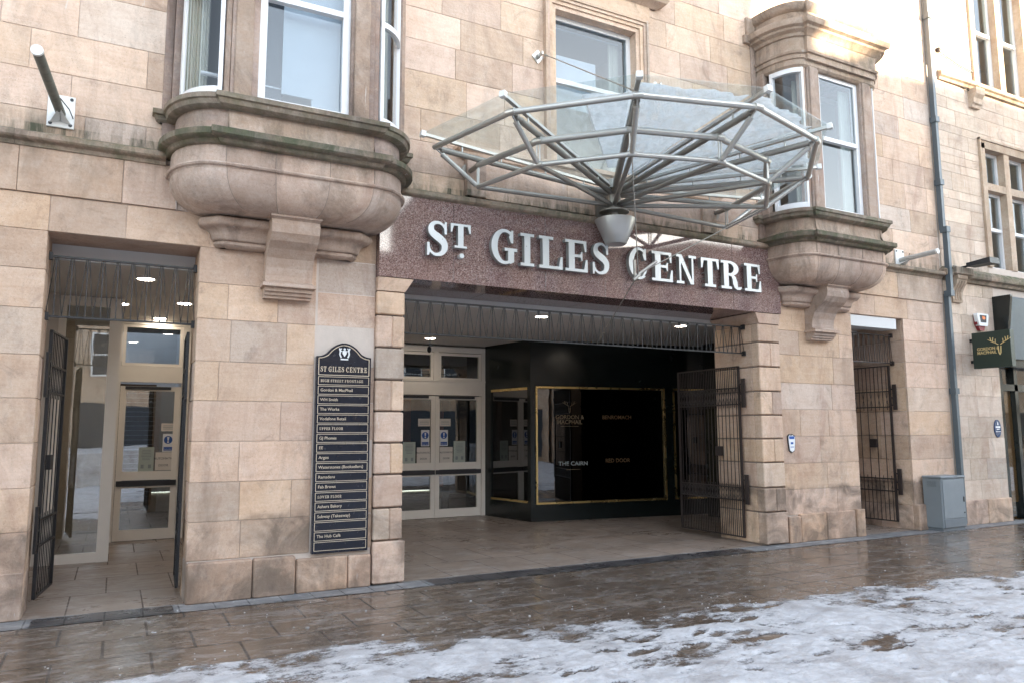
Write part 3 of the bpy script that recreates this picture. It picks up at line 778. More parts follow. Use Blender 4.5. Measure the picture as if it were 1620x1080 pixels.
def bay(cx, parentname, label):
    bo = None
    w_ = RW[cx]
    m = MB()
    P0 = plan(cx)
    # sill moulding, panel, cornice: built as rings; the straight front steps forward
    sill = [(-.25, 4.60), (.0, 4.60), (.035, 4.62), (.05, 4.66), (.07, 4.67), (.07, 4.715), (.05, 4.725), (-.25, 4.745)]
    cor = [(-.25, 4.245), (.0, 4.245), (.02, 4.255), (.035, 4.285), (.085, 4.295), (.10, 4.31), (.10, 4.365), (.08, 4.375), (-.0, 4.40), (-.25, 4.41)]
    m.sweep(P0, cor, (.3, .3, .2)); 
    fr = plan(cx, 0, 'front'); e = .05
    fr2 = [(fr[0][0] - e, fr[0][1] + .1), (fr[0][0] - e, fr[0][1] - .03), (fr[1][0] + e, fr[1][1] - .03), (fr[1][0] + e, fr[1][1] + .1)]
    cor2 = [(o, z + .0015) for o, z in cor if o > -.2]; cor2 = [(-.06, 4.247)] + cor2 + [(-.06, 4.405)]
    m.sweep(fr2, cor2, (.5, .6, .2))
    m.sweep([(cx - w_ - .09, .05), (cx - w_ - .09, -.04), (cx - w_ + .02, -.04)], sill, (.4, .4, .3), caps=True)
    m.sweep([(cx + w_ - .02, -.04), (cx + w_ + .09, -.04), (cx + w_ + .09, .05)], sill, (.4, .4, .3), caps=True)
    cornice = m
    s_ = MB(); s_.sweep(P0, sill, (.4, .5, .3)); sill2 = [(o, z + .002) for o, z in sill if o > -.2]
    sill2 = [(-.06, 4.602)] + sill2 + [(-.06, 4.742)]
    s_.sweep(fr2, sill2, (.5, .5, .4))
    bo = cornice.build('bay_cornice', 'stone_moss', B, smooth=True)
    s_.build('bay_sill', 'stone_moss', bo, smooth=True)
    # top slab inside the sill
    t = MB(); pl = plan(cx, -.1); t.add([(x, y, 4.738) for x, y in pl], [tuple(range(len(pl)))]); 
    # panel with hollow chamfer
    pan = [(-.02, 4.385), (0.015, 4.40), (-.01, 4.415), (-.035, 4.45), (-.045, 4.50), (-.045, 4.605)]
    Lp, Fp, Rp = plan(cx, 0, 'left'), plan(cx, 0, 'front'), plan(cx, 0, 'right')
    tl = rtone(); tr = rtone(); tf = (.8, .8, .3)
    t.sweep([(Lp[0][0], .05)] + Lp, pan, tl, caps=False); t.sweep(Fp, pan, tf, caps=False); t.sweep(Rp + [(Rp[-1][0], .05)], pan, tr, caps=False)
    t.sweep([(Fp[0][0] + .01, Fp[0][1] - .012), (Fp[1][0] - .01, Fp[1][1] - .012)], pan, tf)
    t.box(cx - w_ - .07, cx - w_ + .05, -.045, .02, 4.36, 4.62, rtone()); t.box(cx + w_ - .05, cx + w_ + .07, -.045, .02, 4.36, 4.62, rtone())
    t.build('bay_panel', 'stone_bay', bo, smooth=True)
    # frieze, bead and the bowl
    w = MB()
    fz = [(-.02, 4.255), (-.02, 4.085), (.012, 4.08), (.022, 4.065), (.012, 4.05), (-.01, 4.045), (-.015, 4.03)]
    cuts = [P0[:8], P0[7:11], None, P0[11:15], P0[14:]]
    tones = [rtone() for _ in range(6)]
    xs = [Fp[0][0], cx - .26, cx + .26, Fp[1][0]]
    segs = [P0[:11]] + [[(a, -.70), (b, -.70)] for a, b in zip(xs, xs[1:])] + [P0[11:]]
    for sg, tn in zip(segs, tones): w.sweep(sg, fz, tn, caps=False)
    N = 14; rings = []
    allp = segs[0] + [(xs[1], -.70), (xs[2], -.70)] + segs[4]
    base = MB.__new__(MB); MB.__init__(base)
    nr = len(allp)
    for j in range(N + 1):
        a = R(90) * j / N
        sc = 0.52 + 0.48 * max(0.0, math.cos(a)) ** 0.8
        z = 4.035 - 0.325 * math.sin(a)
        rings.append([(cx + (x - cx) * (0.985 * (.16 + .84 * sc)), (y - .0) * (0.98 * sc if y < 0 else 1), z) for x, y in allp])
    own = []
    for i in range(nr - 1):
        x = (allp[i][0] + allp[i + 1][0]) / 2
        own.append(0 if i < 10 else (4 if i >= nr - 11 else 1 + (x > xs[1]) + (x > xs[2])))
    for i in range(nr - 1):
        vs = [r_[i] for r_ in rings] + [r_[i + 1] for r_ in rings]
        w.add(vs, [(j, j + 1, N + 1 + j + 1, N + 1 + j) for j in range(N)], tones[own[i]])
    w.add(rings[-1], [tuple(range(nr))], tones[5])
    for i in (10, 11, 12, 13):
        pts = [(allp[i][0], allp[i][1] + .016, 4.25), (allp[i][0], allp[i][1] + .016, 4.09)] + [r_[i] for r_ in rings[:-2]]
        for a_, b_ in zip(pts, pts[1:]): w.tube((a_[0], a_[1] + .0015, a_[2]), (b_[0], b_[1] + .0015, b_[2]), .0038, 5, mi=1)
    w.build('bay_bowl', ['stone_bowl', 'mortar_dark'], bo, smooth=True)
    # corbel table under the bowl, each side of the console
    k = MB()
    cp = [(-.35, 3.42), (0, 3.42), (.04, 3.425), (.06, 3.445), (.06, 3.465), (.045, 3.48), (.07, 3.485), (.085, 3.50), (.09, 3.53), (.105, 3.56), (.13, 3.585), (.165, 3.60), (.185, 3.605), (.205, 3.62), (.215, 3.645), (.21, 3.67), (.20, 3.685), (-.35, 3.70)]
    k.sweep([(cx - .66, .03), (cx - .66, -.02), (cx - .62, -.06), (cx + .62, -.06), (cx + .66, -.02), (cx + .66, .03)], cp, rtone())
    k.build('corbel', 'stone_bowl', bo, smooth=True)
    # carved console
    c = MB()
    hw = .235
    prof = [(0, 2.94), (.10, 2.94), (.10, 2.965), (.125, 2.97), (.13, 3.0), (.155, 3.005), (.16, 3.04), (.19, 3.045), (.195, 3.09), (.16, 3.10),
            (.13, 3.12), (.13, 3.17), (.145, 3.25), (.19, 3.34), (.27, 3.42), (.36, 3.48), (.42, 3.55), (.435, 3.63), (.42, 3.68), (.45, 3.70), (.45, 3.72), (.47, 3.73), (.47, 3.80), (0, 3.80)]
    for (o, z) in []: pass
    c.prism([p for p in prof], lambda p: (cx - hw, -p[0], p[1]), lambda p: (cx + hw, -p[0], p[1]), rtone())
    c.box(cx - hw - .03, cx + hw + .03, -.205, .02, 3.05, 3.085); c.box(cx - hw - .03, cx + hw + .03, -.485, .02, 3.735, 3.795)
    c.box(cx - hw - .015, cx + hw + .015, -.46, .02, 3.70, 3.725)
    c.build('console', 'stone_bowl', bo)
    # posts between the windows
    q = MB()
    for sg in (-1, 1):
        xa, xb = sorted((cx + sg * .45, cx + sg * .70))
        q.cbox(xa, xb, -.66, -.50, 4.735, 6.90, .008, rtone())
        q.cbox(xa + .03, xb - .06, -.685, -.64, 4.735, 6.88, .008, rtone())
        q.cbox(min(cx + sg * .70, cx + sg * .755), max(cx + sg * .70, cx + sg * .755), -.635, -.50, 4.735, 6.90, .008, rtone())
        xa, xb = sorted((cx + sg * (w_ - .10), cx + sg * w_))
        q.cbox(xa, xb, -.16, .03, 4.735, 6.90, .006, rtone())
        xa, xb = sorted((cx + sg * w_, cx + sg * (w_ + .08))); q.cbox(xa, xb, -.03, .02, 4.735, 7.6, .006, rtone())
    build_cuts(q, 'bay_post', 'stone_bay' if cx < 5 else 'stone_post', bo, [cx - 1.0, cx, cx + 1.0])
    # head, cornice and parapet
    h = MB()
    head = [(-.20, 6.86), (-.05, 6.86), (-.02, 6.89), (-.02, 6.97), (.0, 6.98), (.0, 7.04), (.025, 7.05), (.035, 7.08), (-.01, 7.09), (-.01, 7.30),
            (.02, 7.31), (.035, 7.35), (.09, 7.38), (.10, 7.41), (.15, 7.43), (.165, 7.48), (.165, 7.515), (-.02, 7.54), (-.02, 7.70), (.02, 7.72), (.04, 7.76), (.05, 7.80), (.05, 7.83), (-.22, 7.84)]
    h.sweep(P0, head, (.4, .4, .35))
    hp = [(-.06, 6.96), (.0, 6.96), (.0, 7.045), (.03, 7.052), (.04, 7.082), (.01, 7.092), (.01, 7.302), (.03, 7.312), (.05, 7.352), (.10, 7.382), (.11, 7.412), (.16, 7.432), (.175, 7.482), (.175, 7.517), (-.06, 7.55)]
    h.sweep([(Fp[0][0] - .03, -.62), (Fp[0][0] - .03, -.725), (Fp[1][0] + .03, -.725), (Fp[1][0] + .03, -.62)], hp, (.6, .5, .3))
    hp2 = [(-.06, 7.56), (0, 7.56), (0, 7.70), (.03, 7.722), (.05, 7.762), (.06, 7.802), (.06, 7.835), (-.06, 7.845)]
    h.sweep([(Fp[0][0], -.62), (Fp[0][0], -.72), (Fp[1][0], -.72), (Fp[1][0], -.62)], hp2, (.8, .6, .3))
    pl = plan(cx, -.15); h.add([(x, y, 7.62) for x, y in pl], [tuple(range(len(pl)))]); h.add([(x, y, 6.95) for x, y in pl], [tuple(range(len(pl)))])
    h.box(cx - w_ - .22, cx - w_ + .02, -.05, .02, 7.40, 7.52); h.box(cx - w_ - .16, cx - w_ + .02, -.04, .02, 7.52, 7.82)
    h.build('bay_head', 'stone_head', bo, smooth=True)
    # windows: straight front sash, curved side sashes
    fs = sash(bo, 'bay_window', cx - .45, cx + .45, 4.74, 6.88, -.60, 5.86, .075)
    for sg in (-1, 1):
        arc = []
        n = 12
        for i in range(n + 1):
            t = R(8 + 70 * i / n)
            a, b = w_ - .71 - .085, .58 - .085
            arc.append((cx + sg * (.71 + a * math.sin(t)), -.12 - b * math.cos(t)))
        if sg < 0: arc = arc[::-1]
        f = MB()
        for za, zb in ((4.74, 4.83), (6.79, 6.88), (5.83, 5.89)):
            f.sweep(arc, [(-.03, za), (.03, za), (.03, zb), (-.03, zb), (-.03, za)], caps=True)
        for sl in (arc[:2], arc[-2:]):
            f.sweep(sl, [(-.035, 4.74), (.035, 4.74), (.035, 6.88), (-.035, 6.88), (-.035, 4.74)], caps=True)
        fo = f.build('curved_window', 'white', bo, smooth=True)
        g = MB(); g.sweep(arc, [(.0, 4.80), (.0, 6.82)], caps=False)
        go = g.build('glass_pane', 'glass', bo, smooth=True)
    return bo
bl = bay(BLX, 'left', ''); br_ = bay(BRX, 'right', '')

# things inside the upper windows
m = MB(); m.box(1.60, 1.98, -.42, -.41, 4.80, 6.8); m.box(1.30, 1.62, -.425, -.405, 4.97, 6.9); m.build('roller_blind', 'blind', B)
m = MB(); m.box(1.08, 1.32, -.38, -.37, 4.80, 6.8); m.build('dark_panel', 'darkblind', B)
m = MB(); m.tube((.55, -.36, 5.05), (1.98, -.36, 5.02), .022, 10); m.build('white_rail', 'white', B)
m = MB()
def drape(x0, x1, y, z0=4.8, z1=6.8, amp=.02, n=24, dy=0.0):
    pts = [(x0 + (x1 - x0) * i / n, y + dy * i / n + amp * math.sin(i * 1.9)) for i in range(n + 1)]
    m.sweep(pts, [(0, z0), (0.0, z1)], caps=False)
drape(.42, .62, -.30); drape(2.28, 2.50, -.30, dy=.18)
drape(8.72, 8.84, -.34); drape(9.62, 9.86, -.42); drape(9.0, 9.14, -.40, n=12)
drape(5.85, 6.02, .34, 4.95, 7.0)
build_cuts(m, 'curtain', 'curtain', B, [1.5, 4, 7, 8.9, 9.4], True)

# inner shell: upper rooms, lobby, vestibule
m = MB()
def shell(x0, x1, y0, y1, z0, z1, faces='LRBTF', t=.08):
    if 'L' in faces: m.box(x0 - t, x0, y0, y1, z0, z1)
    if 'R' in faces: m.box(x1, x1 + t, y0, y1, z0, z1)
    if 'B' in faces: m.box(x0 - t, x1 + t, y1, y1 + t, z0, z1)
    if 'T' in faces: m.box(x0 - t, x1 + t, y0, y1 + t, z1, z1 + t)
    if 'F' in faces: m.box(x0 - t, x1 + t, y0, y1 + t, z0 - t, z0)
shell(-6.5, 12.45, 0.23, 3.6, 4.30, 8.2)
m.box(3.4, 3.5, .23, 3.6, 4.3, 8.2); m.box(7.5, 7.6, .23, 3.6, 4.3, 8.2)
m.build('upper_room', 'room', B)
m = MB()   # lobby ceiling, with the edge strip just behind the granite
m.box(1.3, 13.3, .88, 5.40, 3.25, 3.32); m.box(-1.4, 1.3, .53, 4.9, 3.33, 3.40); m.box(10.0, 11.6, .3, .9, 3.33, 3.4)
build_cuts(m, 'soffit', 'ceil', B, [1.3])
m = MB(); m.box(2.72, 8.16, .861, .90, 3.19, 3.283); m.box(-.64, .66, .525, .56, 3.27, 3.42); m.box(10.172, 11.30, .02, .28, 3.235, 3.408); build_cuts(m, 'soffit_edge', 'ceil_edge', B, [1.5, 9])
m = MB()
m.box(1.3, 1.4, .5, 12, 0, 3.4); m.box(-1.5, -1.4, .5, 12, 0, 3.4)     # vestibule sides
m.box(-1.4, -.70, 3.02, 3.10, 0, 3.4)
m.box(.95, 1.3, 4.86, 4.95, 0, 3.4); m.box(-1.4, .0, 4.86, 4.95, 0, 3.4)
m.box(2.4, 4.27, 5.36, 5.46, 0, 3.4); m.box(4.27, 6.5, 5.36, 5.46, 3.21, 3.4)
m.box(1.4, 2.4, .5, 5.4, 0, 3.4)
m.box(13.3, 13.4, .3, 6, 0, 3.4)
m.box(-1.5, -.80, .22, .55, 0, 3.4); m.box(.81, 2.45, .22, .5, 0, 3.4); m.box(11.62, 13.3, .22, .5, 0, 3.4)
build_cuts(m, 'lobby_wall', 'lobby_wall', B, [1.35, 8])
m = MB(); m.box(8.545, 10.0, .22, .5, 0, 3.4); m.box(8.54, 8.56, .5, .92, 0, 3.4); m.box(11.46, 11.60, 1.03, 3.2, 0, 3.4); m.box(9.98, 10.02, .5, 3.2, 0, 3.4); m.build('dark_wall_and_shade_panel', 'shop_green', B)  # dark pier walls; added dark panels stand in for shade behind the right doorway
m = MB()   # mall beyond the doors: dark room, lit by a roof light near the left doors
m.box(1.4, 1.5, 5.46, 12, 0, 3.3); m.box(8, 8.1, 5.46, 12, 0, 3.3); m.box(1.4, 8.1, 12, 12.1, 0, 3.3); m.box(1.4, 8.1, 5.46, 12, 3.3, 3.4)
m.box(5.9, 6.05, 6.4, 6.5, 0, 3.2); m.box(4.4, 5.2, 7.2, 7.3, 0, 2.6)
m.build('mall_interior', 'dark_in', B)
m = MB(); m.box(-1.4, 1.4, 4.95, 6.5, 3.3, 3.4); m.box(-1.4, .1, 12.4, 15, 3.3, 3.4); m.box(-1.5, 1.5, 15, 15.1, 0, 5.0)
m.box(-1.5, -1.4, 4.95, 15, 0, 4.6); m.box(1.4, 1.5, 4.95, 15, 0, 4.6); m.box(-1.5, 1.5, 6.42, 6.5, 3.4, 5.4)
for i in range(3): m.box(-1.4, 1.4, 10 + i * 1.5, 10.08 + i * 1.5, 4.7, 4.95)
m.box(.35, .42, 6.5, 15, 4.9, 5.1)
m.build('roof_light', 'white', B)
m = MB()
for i in range(26): m.box(-1.38, .75, 10.3, 10.34, .05 + i * .1, .14 + i * .1)
m.build('roller_shutter', 'brown_in', B)
m = MB(); m.box(5.0, 5.14, 6.2, 6.24, 1.2, 2.3); m.box(5.62, 5.9, 6.35, 6.39, .5, 2.0); build_cuts(m, 'wall_poster', 'poster', B, [5.4])
# bodies that keep the light out of the lobby from above and behind
m = MB(); m.box(-7, 12.5, 3.7, 5.4, 3.42, 8.3); m.box(-7, 12.5, .24, 5.4, 8.3, 11.0); m.box(1.5, 13.4, 5.5, 12.1, 3.42, 8.3); m.box(-7, -1.5, .24, 14, 0, 8.3); m.box(8.1, 13.4, 5.46, 12.1, 0, 3.42)
m.build('building_mass', 'mortar_dark', B)

# ---------------------------------------------------------------- ceiling lights
def downlight(x, y, z, label, r=.085):
    t = thing('ceiling_light', label, 'ceiling light', (x, y, z), 'round recessed ceiling lights')
    a = MB(); a.lathe(x, y, [(r, z - .004), (r + .02, z - .010), (r + .028, z - .004), (r + .028, z + .002)], 24); a.build('trim_ring', 'white', t, smooth=True)
    b = MB(); b.add([(x + r * math.cos(2 * math.pi * i / 24), y + r * math.sin(2 * math.pi * i / 24), z - .006) for i in range(24)], [tuple(range(24))]); b.build('lens', 'lamp_on', t)
downlight(5.41, 1.50, 3.25, 'round lit downlight above the middle of the wide gated entrance')
downlight(7.89, 1.36, 3.25, 'round lit downlight near the right end of the wide entrance ceiling')
downlight(.22, 1.50, 3.33, 'round lit downlight nearest the street in the left doorway')
downlight(-.02, 3.5, 3.33, 'round lit downlight behind the tall glass screen of the left doorway')
downlight(.74, 3.1, 3.33, 'round lit downlight at the right wall of the left doorway')
downlight(.52, 4.72, 3.33, 'round lit downlight just in front of the inner left door')
downlight(4.9, 4.6, 3.25, 'round lit downlight in front of the pale double doors')
downlight(5.0, 6.4, 3.3, 'round lit downlight seen through the window over the double doors')

# ---------------------------------------------------------------- text helpers
def text_mesh(body, size, fn, name, mat, parent, align='LEFT', xs=1.0, bold=0.0):
    """default-font lettering turned into a mesh; fn maps (u, v, w) to a world point"""
    cu = bpy.data.curves.new('text', 'FONT'); cu.body = body; cu.size = size; cu.align_x = align; cu.extrude = 0.001; cu.offset = bold; cu.resolution_u = 3
    o = bpy.data.objects.new('text', cu); C.objects.link(o)
    bpy.context.view_layer.update()
    me = bpy.data.meshes.new_from_object(o.evaluated_get(bpy.context.evaluated_depsgraph_get()))
    bpy.data.objects.remove(o); bpy.data.curves.remove(cu)
    me.name = name
    for v in me.vertices: v.co = fn(v.co.x * xs, v.co.y, v.co.z)
    me.materials.clear(); me.materials.append(M_[mat])
    ob = bpy.data.objects.new(name, me); C.objects.link(ob)
    if parent is not None:
        ob.parent = parent; w = Vector((0, 0, 0)); q = parent
        while q is not None: w += q.location; q = q.parent
        ob.location = -w
    return ob

def arcpts(cx, cy, a, b, t0, t1, n=26): return [(cx + a * math.cos(R(t0 + (t1 - t0) * i / n)), cy + b * math.sin(R(t0 + (t1 - t0) * i / n))) for i in range(n + 1)]
def ribbon(outer, inner): return [[outer[i], outer[i + 1], inner[i + 1], inner[i]] for i in range(len(outer) - 1)]
def rc(x0, x1, y0, y1): return [(x0, y0), (x1, y0), (x1, y1), (x0, y1)]
def tri(*p): return list(p)
ST = .09
def glyph(ch):
    """slab-serif capitals, height 1: list of groups, each a list of polygons"""
    G = []
    stem = rc(.13, .36, ST, 1 - ST)
    if ch == 'I': return [[rc(.0, .50, 0, ST), rc(.0, .50, 1 - ST, 1), rc(.14, .36, ST, 1 - ST)]], .50
    if ch == 'L': return [[rc(0, .86, 0, ST), rc(0, .52, 1 - ST, 1), stem, [(.86, ST), (.86, .40), (.79, .40), (.72, ST)]]], .86
    if ch in 'EF':
        g = [rc(0, .82, 1 - ST, 1), stem, [(.70, 1 - ST), (.76, .66), (.82, .66), (.82, 1 - ST)], rc(.36, .58, .46, .46 + ST), [(.58, .46), (.62, .36), (.66, .36), (.66, .65), (.62, .65), (.58, .55)]]
        g += [rc(0, .86, 0, ST), [(.72, ST), (.86, ST), (.86, .40), (.79, .40)]] if ch == 'E' else [rc(0, .52, 0, ST)]
        return [g], .86
    if ch == 'T': return [[rc(0, .84, 1 - ST, 1), rc(.305, .535, ST, 1 - ST), rc(.16, .68, 0, ST), [(0, 1 - ST), (0, .64), (.06, .64), (.13, 1 - ST)], [(.84, 1 - ST), (.71, 1 - ST), (.78, .64), (.84, .64)]]], .84
    if ch == 'H': return [[stem, rc(0, .48, 0, ST), rc(0, .48, 1 - ST, 1), rc(.62, .85, ST, 1 - ST), rc(.50, .98, 0, ST), rc(.50, .98, 1 - ST, 1), rc(.36, .62, .46, .46 + ST)]], .98
    if ch == 'N': return [[rc(.15, .245, ST, 1 - ST), rc(0, .40, 0, ST), rc(.66, 1.06, 1 - ST, 1), rc(.81, .905, .0, 1 - ST)], [[(0, 1), (0, 1 - ST), (.12, 1 - ST), (.74, 0), (.905, 0), (.29, 1)]]], 1.06
    if ch == 'A': return [[[(.16, ST), (.25, ST), (.52, .80), (.48, 1)], [(.48, 1), (.52, .80), (.66, ST), (.88, ST), (.58, 1)], rc(0, .38, 0, ST), rc(.54, 1.0, 0, ST), rc(.30, .68, .30, .37)]], 1.0
    if ch == 'W': return [[[(.08, .94), (.28, .94), (.46, .22), (.40, 0), (.34, 0)], [(.40, 0), (.46, .22), (.62, .94), (.70, .94)], [(.50, .94), (.70, .94), (.86, .22), (.80, 0), (.74, 0)], [(.80, 0), (.86, .22), (1.06, .94), (1.14, .94)], rc(0, .38, .93, 1), rc(.95, 1.22, .93, 1)]], 1.22
    if ch == 'U': return [[rc(.13, .34, .36, 1 - ST), rc(0, .47, 1 - ST, 1), rc(.72, .81, .36, 1 - ST), rc(.58, .94, 1 - ST, 1)] + ribbon(arcpts(.47, .36, .34, .36, 180, 360, 14), arcpts(.53, .36, .19, .26, 180, 360, 14))], .94
    if ch == 'O': return [ribbon(arcpts(.48, .5, .48, .515, 0, 360, 36), arcpts(.48, .5, .25, .43, 0, 360, 36))], .96
    if ch == 'P': return [[stem, rc(0, .54, 0, ST)], [rc(0, .40, 1 - ST, 1)] + ribbon(arcpts(.40, .72, .44, .28, 90, -90, 16), arcpts(.40, .72, .20, .19, 90, -90, 16)) + [rc(.36, .40, .44, .53)]], .84
    if ch == 'R':
        return [[stem, rc(0, .50, 0, ST)], [rc(0, .42, 1 - ST, 1)] + ribbon(arcpts(.42, .735, .44, .265, 90, -90, 16), arcpts(.42, .735, .20, .175, 90, -90, 16)) + [rc(.36, .42, .47, .56)],
                [[(.42, .53), (.56, .53), (.70, .45), (.78, .28), (.80, .10), (.90, .0), (.76, -.01), (.64, .05), (.57, .18), (.55, .36), (.50, .45), (.42, .47)]], [[(.82, .0), (.92, .0), (1.0, .06), (.97, .12), (.9, .08), (.84, .10)]]], 1.0
    if ch in 'CG':
        g = ribbon(arcpts(.49, .5, .49, .52, 52, 308, 36), arcpts(.52, .5, .29, .43, 56, 304, 36))
        g2 = [[(.74, .62), (.83, .62), (.83, 1.0), (.76, 1.0), (.735, .90), (.66, .80)]]
        if ch == 'C': g2 += [[(.70, .06), (.82, .20), (.88, .34), (.82, .36), (.76, .25), (.64, .13)]]
        else: g2 += [rc(.63, .86, .06, .38), rc(.50, .98, .38, .38 + ST), [(.70, .0), (.86, .06), (.63, .06)]]
        return [g, g2], .90 if ch == 'C' else .98
    if ch == 'S':
        c = [(.64, .74), (.56, .88), (.44, .955), (.32, .955), (.20, .90), (.15, .79), (.17, .68), (.27, .60), (.40, .53), (.52, .45), (.60, .35), (.60, .22), (.52, .10), (.38, .045), (.26, .045), (.14, .12), (.06, .28)]
        wd = [.05, .07, .08, .09, .13, .19, .21, .22, .23, .23, .22, .20, .14, .09, .08, .07, .05]
        o1, o2 = [], []
        import itertools
        cc = []; ww = []
        for i in range(len(c) - 1):
            for k in range(4):
                t = k / 4; p0 = c[max(i - 1, 0)]; p1 = c[i]; p2 = c[i + 1]; p3 = c[min(i + 2, len(c) - 1)]
                f = lambda a, b, cc_, d: .5 * ((2 * b) + (-a + cc_) * t + (2 * a - 5 * b + 4 * cc_ - d) * t * t + (-a + 3 * b - 3 * cc_ + d) * t ** 3)
                cc.append((f(p0[0], p1[0], p2[0], p3[0]), f(p0[1], p1[1], p2[1], p3[1]))); ww.append(wd[i] * (1 - t) + wd[i + 1] * t)
        cc.append(c[-1]); ww.append(wd[-1])
        for i in range(len(cc)):
            a = cc[max(0, i - 1)]; b = cc[min(len(cc) - 1, i + 1)]; dx, dy = b[0] - a[0], b[1] - a[1]; L = math.hypot(dx, dy) or 1
            nx, ny = -dy / L, dx / L
            o1.append((cc[i][0] + nx * ww[i] / 2, cc[i][1] + ny * ww[i] / 2)); o2.append((cc[i][0] - nx * ww[i] / 2, cc[i][1] - ny * ww[i] / 2))
        return [ribbon(o1, o2), [[(.60, .64), (.68, .64), (.68, 1.0), (.62, 1.0), (.58, .90)]], [[(.02, .0), (.08, .0), (.12, .11), (.10, .37), (.02, .37)]]], .74
    if ch == '.': return [[arcpts(.1, .12, .12, .12, 0, 340, 16)]], .24
    return [], .4
def put_glyph(mb, ch, fn, w0=0.0, w1=1.0, mi=0, side=None):
    """fn(u, v, depth) -> point; groups get slightly different depths so that no faces coincide"""
    gs, adv = glyph(ch)
    for gi, g in enumerate(gs):
        e = gi * 0.0006
        for poly in g:
            mb.prism(poly, lambda p: fn(p[0], p[1], w0 + e), lambda p: fn(p[0], p[1], w1 + e), mi=mi, side_mi=side)
    return adv
def serif_text(body, fn, h, name, mat, parent, width=None, depth=.0012, sp=.20):
    mb = MB(); x = 0; items = []
    for ch in body:
        if ch == ' ': x += .45; continue
        gs, adv = glyph(ch); items.append((ch, x)); x += adv + sp
    tot = x - sp; sx = (width / tot) if width else h
    for ch, x0 in items:
        put_glyph(mb, ch, lambda u, v, w, x0=x0: fn((x0 + u) * sx, v * h, w), 0, -depth)
    return mb.build(name, mat, parent)

# ---------------------------------------------------------------- fascia lettering
L0 = thing('fascia_lettering', 'big silver raised capitals ST. GILES CENTRE on the red granite fascia', 'lettering', (5.5, -0.17, 3.53))
big = [('S', 2.96, 3.225, 3.545, 3.945), ('T', 3.25, 3.50, 3.665, 3.945), ('.', 3.365, 3.42, 3.555, 3.60), ('G', 3.765, 4.105, 3.545, 3.95), ('I', 4.15, 4.335, 3.545, 3.94), ('L', 4.405, 4.735, 3.545, 3.94), ('E', 4.775, 5.10, 3.545, 3.94), ('S', 5.17, 5.435, 3.545, 3.95),
       ('C', 5.735, 6.035, 3.545, 3.95), ('E', 6.105, 6.45, 3.545, 3.94), ('N', 6.515, 6.86, 3.545, 3.94), ('T', 6.945, 7.265, 3.545, 3.94), ('R', 7.305, 7.685, 3.545, 3.94), ('E', 7.74, 8.055, 3.545, 3.94)]
for ch, a, b, za, zb in big:
    mb = MB(); _, adv = glyph(ch); sx = (b - a) / adv
    if ch == '.': mb.tube(((a + b) / 2, -.19, (za + zb) / 2), ((a + b) / 2, -.12, (za + zb) / 2), .028, 20)
    else: put_glyph(mb, ch, lambda u, v, w: (a + u * sx, -.195 + w, za + v * (zb - za)), 0.0, .065, 0, 1)
    for xx in (.3, .5): mb.tube((a + (b - a) * .3, -.14, za + (zb - za) * xx), (a + (b - a) * .3, -.09, za + (zb - za) * xx), .006, 6, mi=1)
    mb.build('letter' if ch != '.' else 'full_stop', ['letter', 'letter_side'], L0)

# ---------------------------------------------------------------- directory board
D0 = thing('directory_board', 'tall black and gold directory board with arched top on the stone pier', 'directory board', (2.1, -0.03, .38))
m = MB()
def tomb(x0, x1, z0, z1, zt):
    cx = (x0 + x1) / 2; w = (x1 - x0) / 2
    pts = [(x0, z0), (x1, z0), (x1, z1)]
    for i in range(25):
        t = i / 24; u = 1 - 2 * t
        au = abs(u)
        if au > .62: z = z1 + (zt - z1) * .22 * (1 - math.cos(math.pi * (1 - au) / .38 * .5)) * 1.2
        else: z = z1 + (zt - z1) * (.264 + .736 * math.cos(au / .62 * math.pi / 2) ** .75)
        pts.append((cx + w * u * .97, z))
    pts.append((x0, z1)); return pts
DX0, DX1 = 1.815, 2.395
m.prism(tomb(DX0, DX1, .375, 2.385, 2.53), lambda p: (p[0], -.045, p[1]), lambda p: (p[0], .01, p[1]))
m.build('backboard', 'sign_black', D0)
m = MB()
tp = tomb(DX0 + .022, DX1 - .022, 2.19, 2.365, 2.505)
m.path([(x, -.047, z) for x, z in tp] + [(tp[0][0], -.047, tp[0][1])], .0045, 6)
rowz = [2.18 - i * (2.18 - .395) / 18 for i in range(19)]
for za, zb in zip(rowz, rowz[1:]):
    a, b = za - .008, zb + .008; x0, x1 = DX0 + .022, DX1 - .022
    for p, q in (((x0, a), (x1, a)), ((x1, a), (x1, b)), ((x1, b), (x0, b)), ((x0, b), (x0, a))):
        m.tube((p[0], -.047, p[1]), (q[0], -.047, q[1]), .0032, 5)
m.build('gold_border', 'sign_cream', D0)
serif_text('ST GILES CENTRE', lambda u, v, w: (DX0 + .04 + u, -.0505 + w, 2.225 + v), .054, 'heading', 'sign_cream', D0, width=.495)
rows = ['HIGH STREET FRONTAGE', 'Gordon & MacPhail', 'WH Smith', 'The Works', 'Vodafone Retail', 'UPPER FLOOR', 'GJ Phones', 'EE', 'Argos', 'Waterstones (Booksellers)', 'Ramsdens', 'Fab Brows', 'LOWER FLOOR', 'Ashers Bakery', 'Subway (Takeaway)', '', 'The Hub Café', '']
for i, tx in enumerate(rows):
    if not tx: continue
    z = (rowz[i] + rowz[i + 1]) / 2 - .016
    if tx.isupper() and len(tx) > 4:
        serif_text(tx, lambda u, v, w, z=z: (DX0 + .045 + u, -.0485 + w, z + .002 + v), .028, 'row_lettering', 'sign_cream', D0, width=.0225 * len(tx))
    else:
        text_mesh(tx, .043, lambda u, v, w, z=z: Vector((DX0 + .045 + u, -.0480 - w, z + .004 + v)), 'row_lettering', 'sign_cream', D0, bold=.0003)
m = MB()   # small crest: shield, two supporters, scroll
cxx = 2.105
